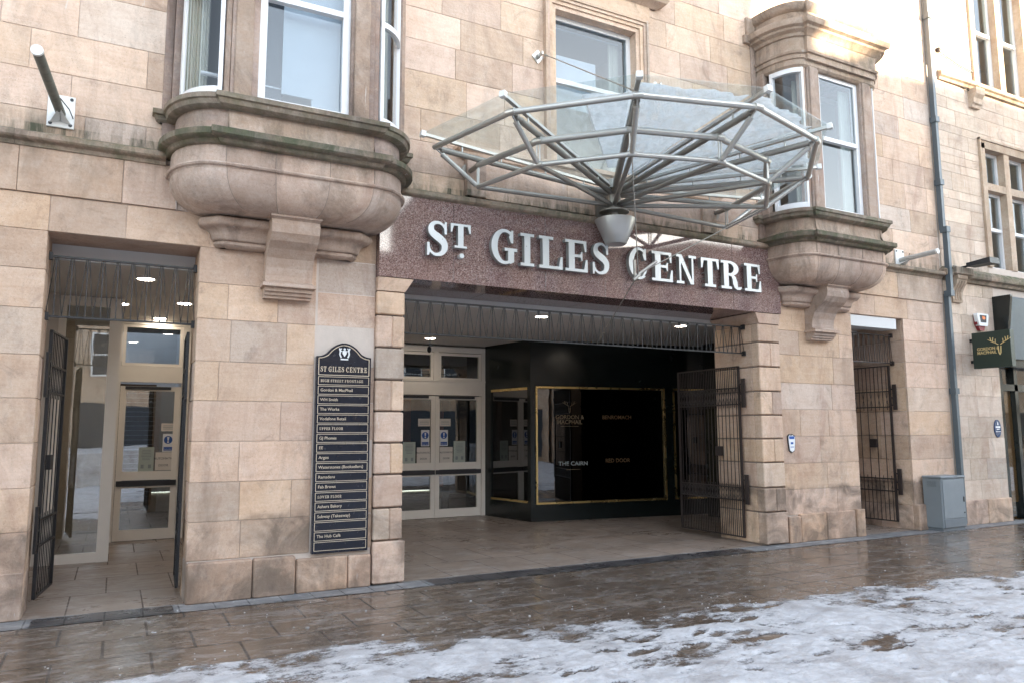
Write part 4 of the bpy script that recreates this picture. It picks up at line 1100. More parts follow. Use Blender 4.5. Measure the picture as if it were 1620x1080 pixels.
m.prism([(cxx - .022, 2.42), (cxx, 2.385), (cxx + .022, 2.42), (cxx + .022, 2.45), (cxx - .022, 2.45)], lambda p: (p[0], -.049, p[1]), lambda p: (p[0], -.046, p[1]))
for sg in (-1, 1):
    m.path([(cxx + sg * .055, -.047, 2.475), (cxx + sg * .045, -.047, 2.445), (cxx + sg * .05, -.047, 2.41), (cxx + sg * .035, -.047, 2.375)], .008, 6)
    m.path([(cxx + sg * .028, -.047, 2.44), (cxx + sg * .045, -.047, 2.455), (cxx + sg * .03, -.047, 2.475)], .005, 6)
m.box(cxx - .04, cxx + .04, -.049, -.046, 2.352, 2.366); m.ball((cxx, -.047, 2.465), .014, 8)
m.build('crest', 'sign_white', D0)

# ---------------------------------------------------------------- iron grilles and gates
def grille(x0, x1, zb, zt, y, pitch, label, mat='black_iron'):
    t = thing('grille', label, 'grille', ((x0 + x1) / 2, y, zb), 'zigzag iron grilles over the gateways')
    a = MB()
    a.box(x0, x1, y - .018, y + .018, zt - .008, zt + .008); a.box(x0, x1, y - .018, y + .018, zb - .008, zb + .008)
    a.build('rail', mat, t)
    b = MB(); n = max(2, round((x1 - x0) / pitch)); p = (x1 - x0) / n
    for i in range(n):
        c = x0 + p * (i + .5)
        b.box(c - .005, c + .005, y - .005, y + .005, zb, zt)
        for sg in (-1, 1):
            b.tube((c + sg * .012, y, zt), (c + sg * p * .5, y + .004, zb), .0042, 5)
    b.build('zigzag_bars', mat, t)
    c = MB()
    for x in (x0, x1):
        for z in (zb, zt): c.box(x - .03 if x == x1 else x, x if x == x1 else x + .03, y - .03, y + .03, z - .035, z + .035)
    c.build('fixing_plate', mat, t)
    return t
grille(2.775, 8.105, 2.715, 3.10, .23, .160, 'long zigzag iron grille across the wide middle entrance')
grille(-.635, .65, 2.675, 3.245, .27, .132, 'short tall zigzag iron grille across the left doorway')
grille(10.17, 11.45, 2.70, 3.16, .23, .132, 'short zigzag iron grille across the right doorway', 'brown_iron')

def gate(p0, p1, z0, z1, label, zt2, zt3, zb2, zb3, hx=0.0, mat='black_iron', nb=None, hinge_out=None):
    """an open gate leaf standing along p0 -> p1 (hinge first)"""
    p0 = Vector((p0[0], p0[1], 0)); p1 = Vector((p1[0], p1[1], 0)); d = (p1 - p0); L = d.length; d.normalize(); nn = Vector((-d.y, d.x, 0))
    t = thing('gate', label, 'gate', (p0.x, p0.y, z0), 'open iron gates')
    P = lambda s, z, o=0: p0 + d * s + nn * o + Vector((0, 0, z))
    def bar(mb, s0, s1, za, zb, w=.005):
        vs = []
        for s, o in ((s0, -w), (s1, -w), (s1, w), (s0, w)):
            vs.append(P(s, za, o))
        for s, o in ((s0, -w), (s1, -w), (s1, w), (s0, w)): vs.append(P(s, zb, o))
        mb.add(vs, [(0, 3, 2, 1), (4, 5, 6, 7), (0, 1, 5, 4), (1, 2, 6, 5), (2, 3, 7, 6), (3, 0, 4, 7)])
    a = MB()
    for z in (z0, zb3, zb2, zt3, zt2, z1): bar(a, 0, L, z - .009, z + .009, .013)
    bar(a, 0, .03, z0, z1, .015); bar(a, L - .03, L, z0, z1, .015)
    a.build('frame', mat, t)
    b = MB(); nb = nb or round(L / .085)
    for i in range(1, nb):
        s = L * i / nb; bar(b, s - .0045, s + .0045, z0, z1, .0045)
    b.build('upright_bars', mat, t)
    for (za, zb), (zc, zd) in (((z0, zb2 + .05), (zb3, zb2)), ((zt3 - .05, z1), (zt3, zt2))):
        c = MB()
        for i in range(nb):
            s = L * (i + .5) / nb; bar(c, s - .0035, s + .0035, za, zb, .0035)
            s2, za_, zb_ = s, zc, zd
            c.tube(P(s2 - .03, za_), P(s2 + .03, zb_), .003, 5); c.tube(P(s2 + .03, za_), P(s2 - .03, zb_), .003, 5)
        c.build('infill_bars', mat, t)
    e = MB(); bar(e, L * .30, L * .30 + .12, (z0 + z1) / 2 - .08, (z0 + z1) / 2 + .06, .022); e.build('lock_box', mat, t)
    for za in (zb3 - .05, zt3 - .05):
        h = MB(); bar(h, -.10, -.035, za, za + .42, .012)
        for k in (.08, .2, .34): h.tube(P(-.09, za + k), P(.02, za + k), .012, 8)
        h.build('hinge', mat, t)
    return t
gate((8.05, .30), (8.05, 1.66), .085, 2.53, 'open rusty black iron gate folded back beside the right quoins of the wide entrance', 2.22, 1.98, .78, .60, nb=18, mat='brown_iron')
gate((2.83, .32), (2.84, 1.66), .085, 2.53, 'open black iron gate folded behind the left quoins of the wide entrance', 2.22, 1.98, .78, .60, nb=18)
gate((-.585, .42), (-.495, 1.18), .10, 2.56, 'open black iron gate at the left side of the left doorway', 2.24, 1.98,   .80, .56, nb=5)
gate((.605, .36), (.635, 1.06), .10, 2.60, 'edge-on black iron gate at the right side of the left doorway', 2.24, 1.98, .80, .56, nb=7)
gate((11.39, .26), (11.38, 1.30), .12, 2.66, 'open brown iron gate folded inside the right doorway', 2.24, 1.98, .80, .60, nb=7, mat='brown_iron')

# ---------------------------------------------------------------- doors
def notice(parent, x, z, w, h, y, kind, lab=None):
    b = MB(); 
    if kind == 'auto':
        b.box(x, x + w, y, y + .002, z, z + h); o = b.build('notice', 'notice_white', parent)
        text_mesh('AUTOMATIC', .046, lambda u, v, q: Vector((x + w / 2 + u, y - .0005 - q, z + h * .60 + v)), 'notice_lettering', 'ink', parent, 'CENTER')
        text_mesh('DOOR', .046, lambda u, v, q: Vector((x + w / 2 + u, y - .0005 - q, z + h * .22 + v)), 'notice_lettering', 'ink', parent, 'CENTER')
    elif kind == 'push':
        b.box(x, x + w, y, y + .002, z, z + h); b.build('notice', 'sign_white', parent)
        c = MB(); cx, cz, r = x + w / 2, z + h * .66, w * .40
        c.prism(arcpts(cx, cz, r, r, 0, 350, 24), lambda p: (p[0], y - .002, p[1]), lambda p: (p[0], y, p[1]))
        c.box(x + w * .1, x + w * .9, y - .002, y, z + h * .06, z + h * .26); c.build('notice_symbol', 'sign_blue', parent)
        d = MB(); d.prism([(cx - .016, cz + r * .75), (cx + .016, cz + r * .75), (cx + .008, cz - r * .2), (cx - .008, cz - r * .2)], lambda p: (p[0], y - .004, p[1]), lambda p: (p[0], y - .002, p[1]))
        d.prism(arcpts(cx, cz - r * .55, .014, .014, 0, 340, 10), lambda p: (p[0], y - .004, p[1]), lambda p: (p[0], y - .002, p[1])); d.build('notice_mark', 'sign_white', parent)
        text_mesh('Keep clear', .026, lambda u, v, q: Vector((cx + u, y - .003 - q, z + h * .11 + v)), 'notice_lettering', 'sign_white', parent, 'CENTER')
    elif kind == 'green':
        b.box(x, x + w, y, y + .002, z, z + h); b.build('notice', 'notice_green', parent)
        c = MB(); rr = random.Random(3)
        for i in range(7):
            ww = w * rr.uniform(.25, .38); c.box(x + w / 2 - ww, x + w / 2 + ww, y - .0015, y, z + h * (.86 - i * .065), z + h * (.885 - i * .065))
        for sg in (-1, 1): c.box(x + w / 2 + sg * w * .24 - w * .10, x + w / 2 + sg * w * .24 + w * .10, y - .0015, y, z + h * .12, z + h * .28)
        c.build('notice_print', 'greyink', parent)
    else:
        b.box(x, x + w, y, y + .002, z, z + h); b.build('notice', 'notice_white', parent)
        c = MB()
        for i in range(3): c.box(x + w * .12, x + w * .88, y - .0015, y, z + h * (.66 - i * .2), z + h * (.72 - i * .2))
        c.build('notice_print', 'greyink', parent)

def leaf(parent, x0, x1, y, mirror, ztop=2.27, glass='glass_door'):
    """one glazed leaf with a mid rail and a black push bar"""
    w = .085
    f = MB()
    f.box(x0, x0 + w, y, y + .05, .01, ztop); f.box(x1 - w, x1, y, y + .05, .01, ztop)
    f.box(x0 + w, x1 - w, y, y + .05, .01, .165); f.box(x0 + w, x1 - w, y, y + .05, .89, 1.02); f.box(x0 + w, x1 - w, y, y + .05, ztop - .07, ztop)
    f.box(x0 + w, x1 - w, y - .012, y + .002, .775, .80)
    lf = f.build('door_leaf', 'cream_frame', parent)
    g = MB(); g.box(x0 + w, x1 - w, y + .02, y + .028, .165, .89); g.box(x0 + w, x1 - w, y + .02, y + .028, 1.02, ztop - .07); g.build('glass_pane', glass, lf)
    b = MB(); b.box(x0 + .01, x1 - .01, y - .035, y - .003, .805, .885); b.build('push_bar', 'ink', lf)
    b = MB(); b.box(x0 + w - .02, x1 - .14, y - .02, y - .001, ztop - .05, ztop - .005); b.build('sensor_strip', 'ink', lf)
    return lf
DD = thing('double_doors', 'pale cream double doors with glazed windows above them, at the back of the wide entrance', 'double doors', (5.33, 5.4, 0))
yd = 5.38
m = MB()
m.box(4.27, 4.37, yd - .02, yd + .08, 0, 3.24); m.box(6.28, 6.42, yd - .02, yd + .08, 0, 3.24)
m.box(4.37, 6.28, yd - .02, yd + .08, 2.285, 2.54); m.box(4.37, 6.28, yd - .02, yd + .08, 3.10, 3.24); m.box(5.28, 5.38, yd - .02, yd + .08, 2.54, 3.10)
m.box(4.27, 6.42, yd - .035, yd - .02, 2.54, 2.565)
m.build('frame', 'cream_frame', DD)
for a, b in ((4.37, 5.28), (5.38, 6.28)):
    g = sash(DD, 'transom_window', a + .005, b - .005, 2.57, 3.09, yd - .01, None, .05, 'cream_frame', 'glass_door', .02)
l1 = leaf(DD, 4.385, 5.325, yd, 0); l2 = leaf(DD, 5.33, 6.275, yd, 1)
yn = yd - .004
notice(DD, 4.97, 1.02, .26, .29, yn + .018, 'auto'); notice(DD, 5.43, 1.02, .26, .29, yn + .018, 'auto')
notice(DD, 5.05, 1.33, .165, .30, yn + .018, 'push'); notice(DD, 5.425, 1.33, .165, .30, yn + .018, 'push')
notice(DD, 4.70, 1.01, .24, .40, yn + .018, 'green'); notice(DD, 5.71, 1.02, .24, .40, yn + .018, 'green')
notice(DD, 4.99, 1.70, .24, .14, yn + .018, 'plain'); notice(DD, 5.425, 1.70, .22, .14, yn + .018, 'plain')

SA = thing('glazed_screen', 'tall narrow cream framed glass screen standing beside the left door', 'glass screen', (-.35, 3.06, 0))
m = MB(); y = 3.04
m.box(-.74, -.62, y, y + .08, 0, 3.32); m.box(-.135, .0, y - .02, y + .08, 0, 3.32); m.box(-.62, -.135, y, y + .08, 3.20, 3.32); m.box(-.62, -.135, y, y + .08, 0, .12)
m.build('frame', 'cream_frame', SA)
m = MB(); m.box(-.62, -.135, y + .03, y + .036, .12, 3.20); m.build('glass_pane', 'glass_left', SA)
SB = thing('automatic_door', 'single cream framed automatic glass door deep inside the left doorway', 'door', (.46, 4.9, 0))
m = MB(); y = 4.87
m.box(-.03, .03, y - .02, y + .08, 0, 3.33); m.box(.875, .98, y - .02, y + .08, 0, 3.33); m.box(.03, .875, y - .02, y + .08, 2.36, 2.60)
m.box(.03, .875, y - .02, y + .08, 3.24, 3.33)
m.build('frame', 'cream_frame', SB)
sash(SB, 'transom_window', .035, .87, 2.605, 3.235, y - .01, None, .045, 'cream_frame', 'glass', .02)
leaf(SB, .035, .87, y, 0, 2.30, 'glass_left')
notice(SB, .56, 1.03, .23, .27, y + .013, 'auto'); notice(SB, .65, 1.31, .15, .27, y + .013, 'push'); notice(SB, .33, 1.02, .21, .36, y + .013, 'green'); notice(SB, .62, 1.62, .20, .12, y + .013, 'plain')

# small camera under the ceiling and hanging post
cc = thing('security_camera', 'small black camera hanging from the entrance ceiling over the double doors', 'camera', (5.0, 4.0, 3.25))
m = MB(); m.tube((4.62, 3.9, 3.02), (4.62, 3.9, 3.25), .012, 8); m.tube((4.60, 3.9, 3.02), (4.68, 3.9, 3.04), .01, 8); m.build('bracket', 'galv', cc)
m = MB(); m.ball((4.61, 3.9, 2.97), .045, 12, sc=(.8, 1, 1.3)); m.build('camera_body', 'black_iron', cc, smooth=True)

# ---------------------------------------------------------------- whisky shop front inside the lobby
A0, A1 = Vector((6.61, 4.00, 0)), Vector((12.2, 3.20, 0))
du = (A1 - A0).normalized(); dn = Vector((du.y, -du.x, 0))    # dn points to the street
SH = thing('shop_front', 'glossy black shop front with gold trimmed windows inside the wide entrance', 'shop front', (A0.x, A0.y, 0))
def SP(u, o, z): p = A0 + du * u + dn * o; return (p.x, p.y, z)
def sbox(mb, u0, u1, o0, o1, z0, z1, mi=0):
    mb.add([SP(u0, o1, z0), SP(u1, o1, z0), SP(u1, o0, z0), SP(u0, o0, z0), SP(u0, o1, z1), SP(u1, o1, z1), SP(u1, o0, z1), SP(u0, o0, z1)],
           [(0, 3, 2, 1), (4, 5, 6, 7), (0, 1, 5, 4), (1, 2, 6, 5), (2, 3, 7, 6), (3, 0, 4, 7)], None, mi)
LN = (A1 - A0).length
wins = [(.10, 2.78, .30, 2.41), (2.96, LN - .2, .30, 2.41)]
m = MB()
sbox(m, 0, LN, -.12, 0, 0, .29); sbox(m, 0, LN, -.12, 0, 2.42, 3.25); sbox(m, 0, .09, -.12, 0, .29, 2.42); sbox(m, 2.79, 2.95, -.12, 0, .29, 2.42); sbox(m, LN - .19, LN, -.12, 0, .29, 2.42)
# angled return toward the doors
Q0 = Vector((6.36, 5.36, 0)); dq = (A0 - Q0).normalized(); LQ = (A0 - Q0).length; nq = Vector((-dq.y, dq.x, 0)); nq = nq if nq.x < 0 else -nq
def qbox(mb, u0, u1, o0, o1, z0, z1):
    f = lambda u, o, z: tuple(Q0 + dq * u + nq * o + Vector((0, 0, z)))
    mb.add([f(u0, o1, z0), f(u1, o1, z0), f(u1, o0, z0), f(u0, o0, z0), f(u0, o1, z1), f(u1, o1, z1), f(u1, o0, z1), f(u0, o0, z1)],
           [(0, 3, 2, 1), (4, 5, 6, 7), (0, 1, 5, 4), (1, 2, 6, 5), (2, 3, 7, 6), (3, 0, 4, 7)])
qbox(m, 0, LQ - .002, -.1, 0, 0, .32); qbox(m, 0, LQ - .002, -.1, 0, 2.40, 3.25); qbox(m, 0, .2, -.1, 0, .32, 2.4); qbox(m, LQ - .09, LQ - .002, -.1, 0, .32, 2.4)
m.build('facade', 'shop_green', SH)
m = MB()
for a, b, c, d in wins:
    e = .034
    sbox(m, a, b, -.02, .012, c, c + e); sbox(m, a, b, -.02, .012, d - e, d); sbox(m, a, a + e, -.02, .0125, c + e, d - e); sbox(m, b - e, b, -.02, .0125, c + e, d - e)
qbox(m, .2, LQ - .09, -.02, .01, 2.35, 2.395); qbox(m, .2, LQ - .09, -.02, .01, .325, .36)
m.build('gold_trim', 'gold', SH)
m = MB()
for a, b, c, d in wins: sbox(m, a + .045, b - .045, -.03, -.022, c + .045, d - .045)
qbox(m, .2, LQ - .09, -.03, -.022, .36, 2.35)
m.build('window_glass', 'glass_shop', SH)
m = MB(); sbox(m, .02, LN, -.5, -.45, 0, 3.2); m.build('backing_panel', 'ink', SH)
def shoptext(tx, u, z, size, mat, xs=1.0): text_mesh(tx, size, lambda a, b, c: Vector(SP(u + a, -.018 + c * .3, z + b)), 'window_lettering', mat, SH, 'CENTER', xs, .002)
shoptext('GORDON &', .78, 1.82, .105, 'dullgold'); shoptext('MACPHAIL', .78, 1.73, .105, 'dullgold')
shoptext('THE CAIRN', .84, .98, .10, 'greyink', 1.15); shoptext('BENROMACH', 1.75, 1.82, .10, 'dimgold'); shoptext('RED DOOR', 1.75, 1.02, .10, 'dimgold')
def antlers(mb, f, s=1.0, r=.006):
    mb.path([f(-.02, -.02), f(-.015, -.12), f(.0, -.15), f(.015, -.12), f(.02, -.02)], r * 1.3, 6)
    for sg in (-1, 1):
        mb.path([f(sg * .015, .0), f(sg * .06, .03), f(sg * .12, .06), f(sg * .135, .12)], r, 6)
        mb.path([f(sg * .06, .03), f(sg * .055, .09)], r * .8, 6); mb.path([f(sg * .10, .05), f(sg * .09, .115)], r * .8, 6); mb.path([f(sg * .12, .06), f(sg * .17, .09)], r * .8, 6)
m = MB(); antlers(m, lambda a, b: SP(.78 + a * .8, -.018, 2.05 + b * .8), r=.005); m.build('stag_emblem', 'dullgold', SH)
m = MB(); sbox(m, .60, .96, -.0185, -.0175, 1.685, 1.692); m.build('underline', 'dullgold', SH); m = MB(); sbox(m, .70, .98, -.0185, -.0175, .90, .908); m.build('underline', 'dullgold', SH)

# ---------------------------------------------------------------- glass canopy
HX, HY = 5.44, -.30
def node(k, r, z): t = R(180 - 30 * k); return Vector((HX + r * math.cos(t), HY - r * math.sin(t), z))
CN = thing('glass_canopy', 'fan shaped steel and glass canopy hanging over the wide entrance', 'canopy', (HX, 0, 4.4))
U = [node(k, 2.44, 4.755) for k in range(7)]; Mn = [node(k, 1.90, 4.635) for k in range(7)]; Ln = [node(k, 1.90, 4.378) for k in range(7)]; G = [node(k, 2.56, 4.885) for k in range(7)]
for nm, pts, r in (('upper_ring', U, .031), ('middle_ring', Mn, .035), ('lower_ring', Ln, .027)):
    m = MB(); m.path([tuple(p) for p in pts], r, 14)
    for p in pts[1:-1]: m.tube(p - (p - Vector((HX, HY, p.z))).cross(Vector((0, 0, 1))).normalized() * .05, p + (p - Vector((HX, HY, p.z))).cross(Vector((0, 0, 1))).normalized() * .05, r * 1.12, 14)
    m.build(nm, 'steel', CN, smooth=True)
hubz = 4.575
for k in range(7):
    a = node(k, .08, hubz); b = node(k, 2.36, 4.742); dr = (b - a).normalized()
    m = MB(); m.tube(a, b, .034, 14); m.tube(b - dr * .12, b - dr * .10, .037, 14)
    m.tube(b, U[k], .012, 8)
    side = dr.cross(Vector((0, 0, 1))).normalized()
    for o in (-.022, .022): m.tube(b + side * o - dr * .03, U[k] + side * o * .6, .007, 6)
    m.build('radial_beam', 'steel_dark', CN, smooth=True)
    a = node(k, .08, 4.42); m = MB(); m.tube(a, Ln[k], .027, 12); m.build('lower_beam', 'steel_dark', CN, smooth=True)
    # strut between the upper and lower rings, with forked ends
    d = (Ln[k] - U[k]).normalized(); m = MB(); m.tube(U[k] + d * .11, Ln[k] - d * .03, .028, 12); m.tube(U[k] + d * .02, U[k] + d * .11, .010, 8); m.tube(U[k] + d * .12, U[k] + d * .13, .032, 12); m.tube(U[k] + d * .17, U[k] + d * .18, .032, 12)
    m.build('strut', 'steel', CN, smooth=True)
    m = MB(); s2 = d.cross(Vector((0, 0, 1))).normalized()
    for o in (-.018, .018): m.tube(Mn[k] + s2 * o, Ln[k] + s2 * o, .009, 8)
    m.build('hanger', 'steel', CN)
    # glazing rail above each beam
    a = node(k, .10, 4.66); b = G[k]; dd = (b - a).normalized(); sd_ = dd.cross(Vector((0, 0, 1))).normalized(); up = sd_.cross(dd)
    m = MB(); vs = []
    for p in (a, b):
        for o, h in ((-.022, -.02), (.022, -.02), (.022, .012), (-.022, .012)): vs.append(p + sd_ * o + up * h)
    m.add(vs, [(0, 3, 2, 1), (4, 5, 6, 7), (0, 1, 5, 4), (1, 2, 6, 5), (2, 3, 7, 6), (3, 0, 4, 7)])
    for r_ in (.45, 1.0, 1.6, 2.1):
        zr = 4.575 + (4.742 - 4.575) * r_ / 2.36; zg = 4.66 + (4.885 - 4.66) * r_ / 2.56
        m.tube(node(k, r_, zr), node(k, r_, zg - .02), .010, 8)
    m.build('glazing_rail', 'steel', CN)
    m = MB(); vs = []
    for p in (b - dd * .01, b + dd * .045):
        for o, h in ((-.032, -.032), (.032, -.032), (.032, .03), (-.032, .03)): vs.append(p + sd_ * o + up * h)
    m.add(vs, [(0, 3, 2, 1), (4, 5, 6, 7), (0, 1, 5, 4), (1, 2, 6, 5), (2, 3, 7, 6), (3, 0, 4, 7)]); m.build('rail_end', 'plate', CN)
for k in range(6):
    a0, a1 = node(k, .14, 4.675), node(k + 1, .14, 4.675); m = MB()
    q = [a0, G[k] + Vector((0, 0, .014)), G[k + 1] + Vector((0, 0, .014)), a1]
    m.add([tuple(p) for p in q] + [tuple(p + Vector((0, 0, .010))) for p in q], [(0, 1, 2, 3), (7, 6, 5, 4), (0, 4, 5, 1), (1, 5, 6, 2), (2, 6, 7, 3), (3, 7, 4, 0)])
    m.build('glass_panel', 'glass_can', CN)
m = MB(); m.lathe(HX, HY, [(.0, 4.74), (.12, 4.74), (.14, 4.69), (.14, 4.62), (.09, 4.60), (.09, 4.38), (.05, 4.35), (.05, 4.27)], 24)
m.lathe(HX, HY, [(.0, 4.345), (.19, 4.345), (.19, 4.33), (.0, 4.33)], 28); m.build('hub', 'steel_dark', CN, smooth=True)
m = MB(); m.lathe(HX + .02, HY, [(.0, 4.24), (.20, 4.24), (.262, 4.235), (.262, 4.225), (.135, 3.93), (.12, 3.92), (.0, 3.935)], 36); m.tube((HX, HY, 4.2), (HX, HY, 4.36), .03, 12); m.build('lamp_cone', 'cone', CN, smooth=True)
m = MB()   # arms back to the wall
for z in (4.30, 4.58): m.box(HX - .05, HX + .05, HY + .03, -.02, z - .03, z + .03)
m.box(HX - .14, HX + .14, -.13, -.085, 4.24, 4.70)
m.build('wall_bracket', 'steel_dark', CN, smooth=True)
for k in (0, 6):
    p = Mn[k]; m = MB(); m.tube(p, (p.x, -.02, p.z), .030, 14); m.tube((p.x, -.03, p.z), (p.x, -.06, p.z), .10, 20); m.build('wall_stub', 'steel_dark', CN, smooth=True)
def cable(name, p, q, r=.006, fit=True):
    p = Vector(p); q = Vector(q); d = (q - p).normalized(); m = MB(); m.tube(p, q, r, 7)
    if fit: m.tube(q - d * .16, q - d * .04, .013, 8); m.tube(p, p + d * .12, .012, 8)
    m.build(name, 'steel_dark', CN)
for x, k in ((4.51, 2), (6.39, 4)):
    cable('tie_rod', (x + (.04 if k == 2 else -.04), -.12, 6.31), tuple(U[k] + Vector((0, 0, .03))), .0065)
    m = MB(); s = .085
    m.prism([(x - s, 6.32), (x, 6.32 - s * 1.1), (x + s, 6.32), (x, 6.32 + s * 1.1)], lambda p: (p[0], -.02, p[1]), lambda p: (p[0], .0, p[1])); m.tube((x, -.02, 6.32), (x, -.07, 6.32), .03, 12)
    m.box(x - .012, x + .012, -.14, -.02, 6.30, 6.34); m.build('rod_plate', 'steel', CN)
J = Vector((5.03, -1.30, 3.31))
cable('hanging_cable', tuple(Ln[2]), tuple(J), .006, False)
cable('hanging_cable', tuple(Ln[5] + Vector((0, 0, 0))), tuple(J + Vector((.03, 0, .02))), .006, False)
cable('hanging_cable', tuple(J), (5.50, .22, 2.72), .006, False)
m = MB()
m.box(J.x - .06, J.x - .035, J.y - .01, J.y + .01, J.z - .02, J.z + .16); m.tube(J, J + Vector((.22, -.05, .16)), .018, 8); m.tube(J + Vector((-.07, 0, -.07)), J + Vector((.02, 0, 0)), .02, 8)
m.build('cable_coupling', 'steel_dark', CN)

# thin snow lying on the glass
m = MB()
def can_snow(k, r0=.35, r1=2.30, t0=0.02, t1=.98, seed=0):
    nr, nt = 34, 26; vs = []; H = {}
    for i in range(nr + 1):
        for j in range(nt + 1):
            tt = t0 + (t1 - t0) * j / nt
            rr = r0 + (r1 - r0) * i / nr
            wob = .10 * mnoise.noise(Vector((k * 3 + tt * 4, seed, 1))) + .05 * mnoise.noise(Vector((k * 3 + tt * 13, seed, 4)))
            if i == nr: rr += wob
            elif i > nr - 4: rr += wob * (1 - (nr - i) / 4)
            a = node(k, rr, 0); b = node(k + 1, rr, 0); p = a.lerp(b, tt)
            z = 4.675 + .028 + (4.885 - 4.66) * rr / 2.56
            h = .016 + .014 * mnoise.noise(p * 5) if 0 < i < nr and 0 < j < nt else -.002
            vs.append((p.x, p.y, z + h))
    fs = [(i * (nt + 1) + j, (i + 1) * (nt + 1) + j, (i + 1) * (nt + 1) + j + 1, i * (nt + 1) + j + 1) for i in range(nr) for j in range(nt)]
    m.add(vs, fs)
can_snow(1, .5, 2.25, .55, .98, 3); can_snow(2, .35, 2.38, seed=1); can_snow(3, .35, 2.42, seed=2); can_snow(4, .35, 2.40, seed=5); can_snow(5, .5, 2.3, .02, .8, 6)
tag(m.build('snow_on_glass', 'snow_can', smooth=True), 'thin icy snow lying on the sloping glass of the canopy', 'snow', kind='stuff')

# ---------------------------------------------------------------- flagpole sockets
M_['mossy_tube'] = plain('weathered_tube', (.15, .155, .13), 0.7, 0.1, var=0.5, nscale=14, bump=0.3)
def pole(x, z, tip, label, tube='galv'):
    t = thing('flagpole_bracket', label, 'flagpole bracket', (x, 0, z), 'flagpole sockets on the wall')
    m = MB(); m.cbox(x - .11, x + .11, -.025, 0, z - .15, z + .16, .004)
    m.build('wall_plate', 'plate', t)
    m = MB()
    for a in (-.08, .08):
        for b in (-.12, .13): m.tube((x + a, -.03, z + b), (x + a, -.02, z + b), .016, 8)
    m.build('bolt', 'black_iron', t)
    m = MB(); p = Vector((x, -.02, z - .02)); q = Vector(tip); m.tube(p, q, .040, 16); d = (q - p).normalized(); m.build('socket_tube', tube, t, smooth=True); m = MB(); m.tube(q - d * .01, q + d * .015, .045, 16); m.build('tube_cap', 'plate', t, smooth=True)
    m = MB()
    for s in (-1, 1): m.add([(x, -.03, z - .05), (x + s * .09, -.026, z - .12), (x, -.22, z - .03), (x + .004 * s, -.03, z - .09)], [(0, 1, 2), (1, 3, 2), (0, 2, 3)])
    m.build('gusset', 'plate', t)
    m = MB(); m.path([(x, -.2, z + .06), (x + .07, -.12, z + .0), (x + .10, -.03, z - .05)], .005, 6); m.build('cord', 'black_iron', t)
pole(-.60, 4.55, (-.70, -1.18, 4.58), 'stained tubular flagpole socket on a white plate at the upper left', 'mossy_tube')
pole(11.45, 4.42, (11.46, -.66, 4.42), 'white tubular flagpole socket beside the drainpipe on the right')

# ---------------------------------------------------------------- drainpipe
DP = thing('drainpipe', 'slate blue iron drainpipe at the joint between the two buildings', 'drainpipe', (12.58, -.08, 0))
m = MB()
m.box(12.555, 12.625, -.115, -.03, 5.05, 11.0); m.box(12.555, 12.625, -.17, -.085, 3.9, 5.06); m.box(12.555, 12.625, -.115, -.03, 0.05, 3.92)
m.build('pipe', 'pipe', DP)
for z, y in ((5.04, -.12), (3.92, -.10), (2.25, -.0), (7.05, 0), (9.0, 0), (5.9, 0)):
    m = MB(); m.box(12.538, 12.642, -.135 + y * .4, -.02 + y * .3, z - .05, z + .05); m.build('collar', 'pipe', DP)

# ---------------------------------------------------------------- utility cabinet
CB = thing('utility_cabinet', 'grey steel utility cabinet standing on the pavement by the drainpipe', 'cabinet', (12.1, -.2, 0))
cx0, cx1, cy0, cy1 = 11.63, 12.24, -.34, -.03
m = MB(); m.cbox(cx0, cx1, cy0, cy1, .05, .83, .008); m.build('body', 'cab', CB)
m = MB(); m.cbox(cx0 - .015, cx1 + .015, cy0 - .02, cy1, .83, .865, .008); m.build('lid', 'cab', CB)
m = MB(); m.cbox(cx0 + .03, cx1 - .03, cy0 - .012, cy0 + .01, .20, .81, .004); m.build('door', 'cab', CB)
m = MB(); m.cbox(cx0 + .03, cx1 - .03, cy0 - .010, cy0 + .01, .06, .19, .004); m.box(cx0 + .02, cx1 - .02, cy0 + .02, cy1 - .02, 0, .05); m.build('base_panel', 'cab_dark', CB)
m = MB(); m.cbox(cx1 - .07, cx1 - .05, cy0 - .022, cy0 - .012, .45, .53, .002); m.tube((cx1 - .06, cy0 - .02, .28), (cx1 - .06, cy0 - .01, .28), .012, 8); m.build('lock', 'black_iron', CB)
m = MB()
for i in range(5): m.box(cx0 - .004, cx0 + .002, cy0 + .08, cy1 - .08, .70 + i * .018, .708 + i * .018)
m.build('vent', 'cab_dark', CB)

# ---------------------------------------------------------------- small signs
PL = thing('shield_plaque', 'small white shield shaped plaque on the pier right of the wide entrance', 'plaque', (8.72, -.01, 1.3))
m = MB(); sh = [(8.64, 1.52), (8.67, 1.545), (8.70, 1.53), (8.73, 1.545), (8.76, 1.53), (8.79, 1.52), (8.785, 1.42), (8.765, 1.30), (8.715, 1.275), (8.665, 1.30), (8.645, 1.42)]
m.prism([(x, z) for x, z in sh], lambda p: (p[0], -.022, p[1]), lambda p: (p[0], .0, p[1])); m.build('plate', 'ink', PL)
m = MB(); m.prism([(8.715 + (x - 8.715) * .88, 1.41 + (z - 1.41) * .90) for x, z in sh], lambda p: (p[0], -.024, p[1]), lambda p: (p[0], -.022, p[1])); m.build('face', 'sign_white', PL)
m = MB(); m.prism([(8.66, 1.515), (8.77, 1.515), (8.765, 1.475), (8.665, 1.475)], lambda p: (p[0], -.026, p[1]), lambda p: (p[0], -.024, p[1])); m.box(8.69, 8.74, -.026, -.024, 1.40, 1.43); m.box(8.68, 8.75, -.026, -.024, 1.355, 1.365); m.build('print', 'sign_blue', PL)
OV = thing('oval_plaque', 'small blue enamel oval plaque with white lettering on the stone beside the shop window', 'plaque', (13.86, -.01, 1.45))
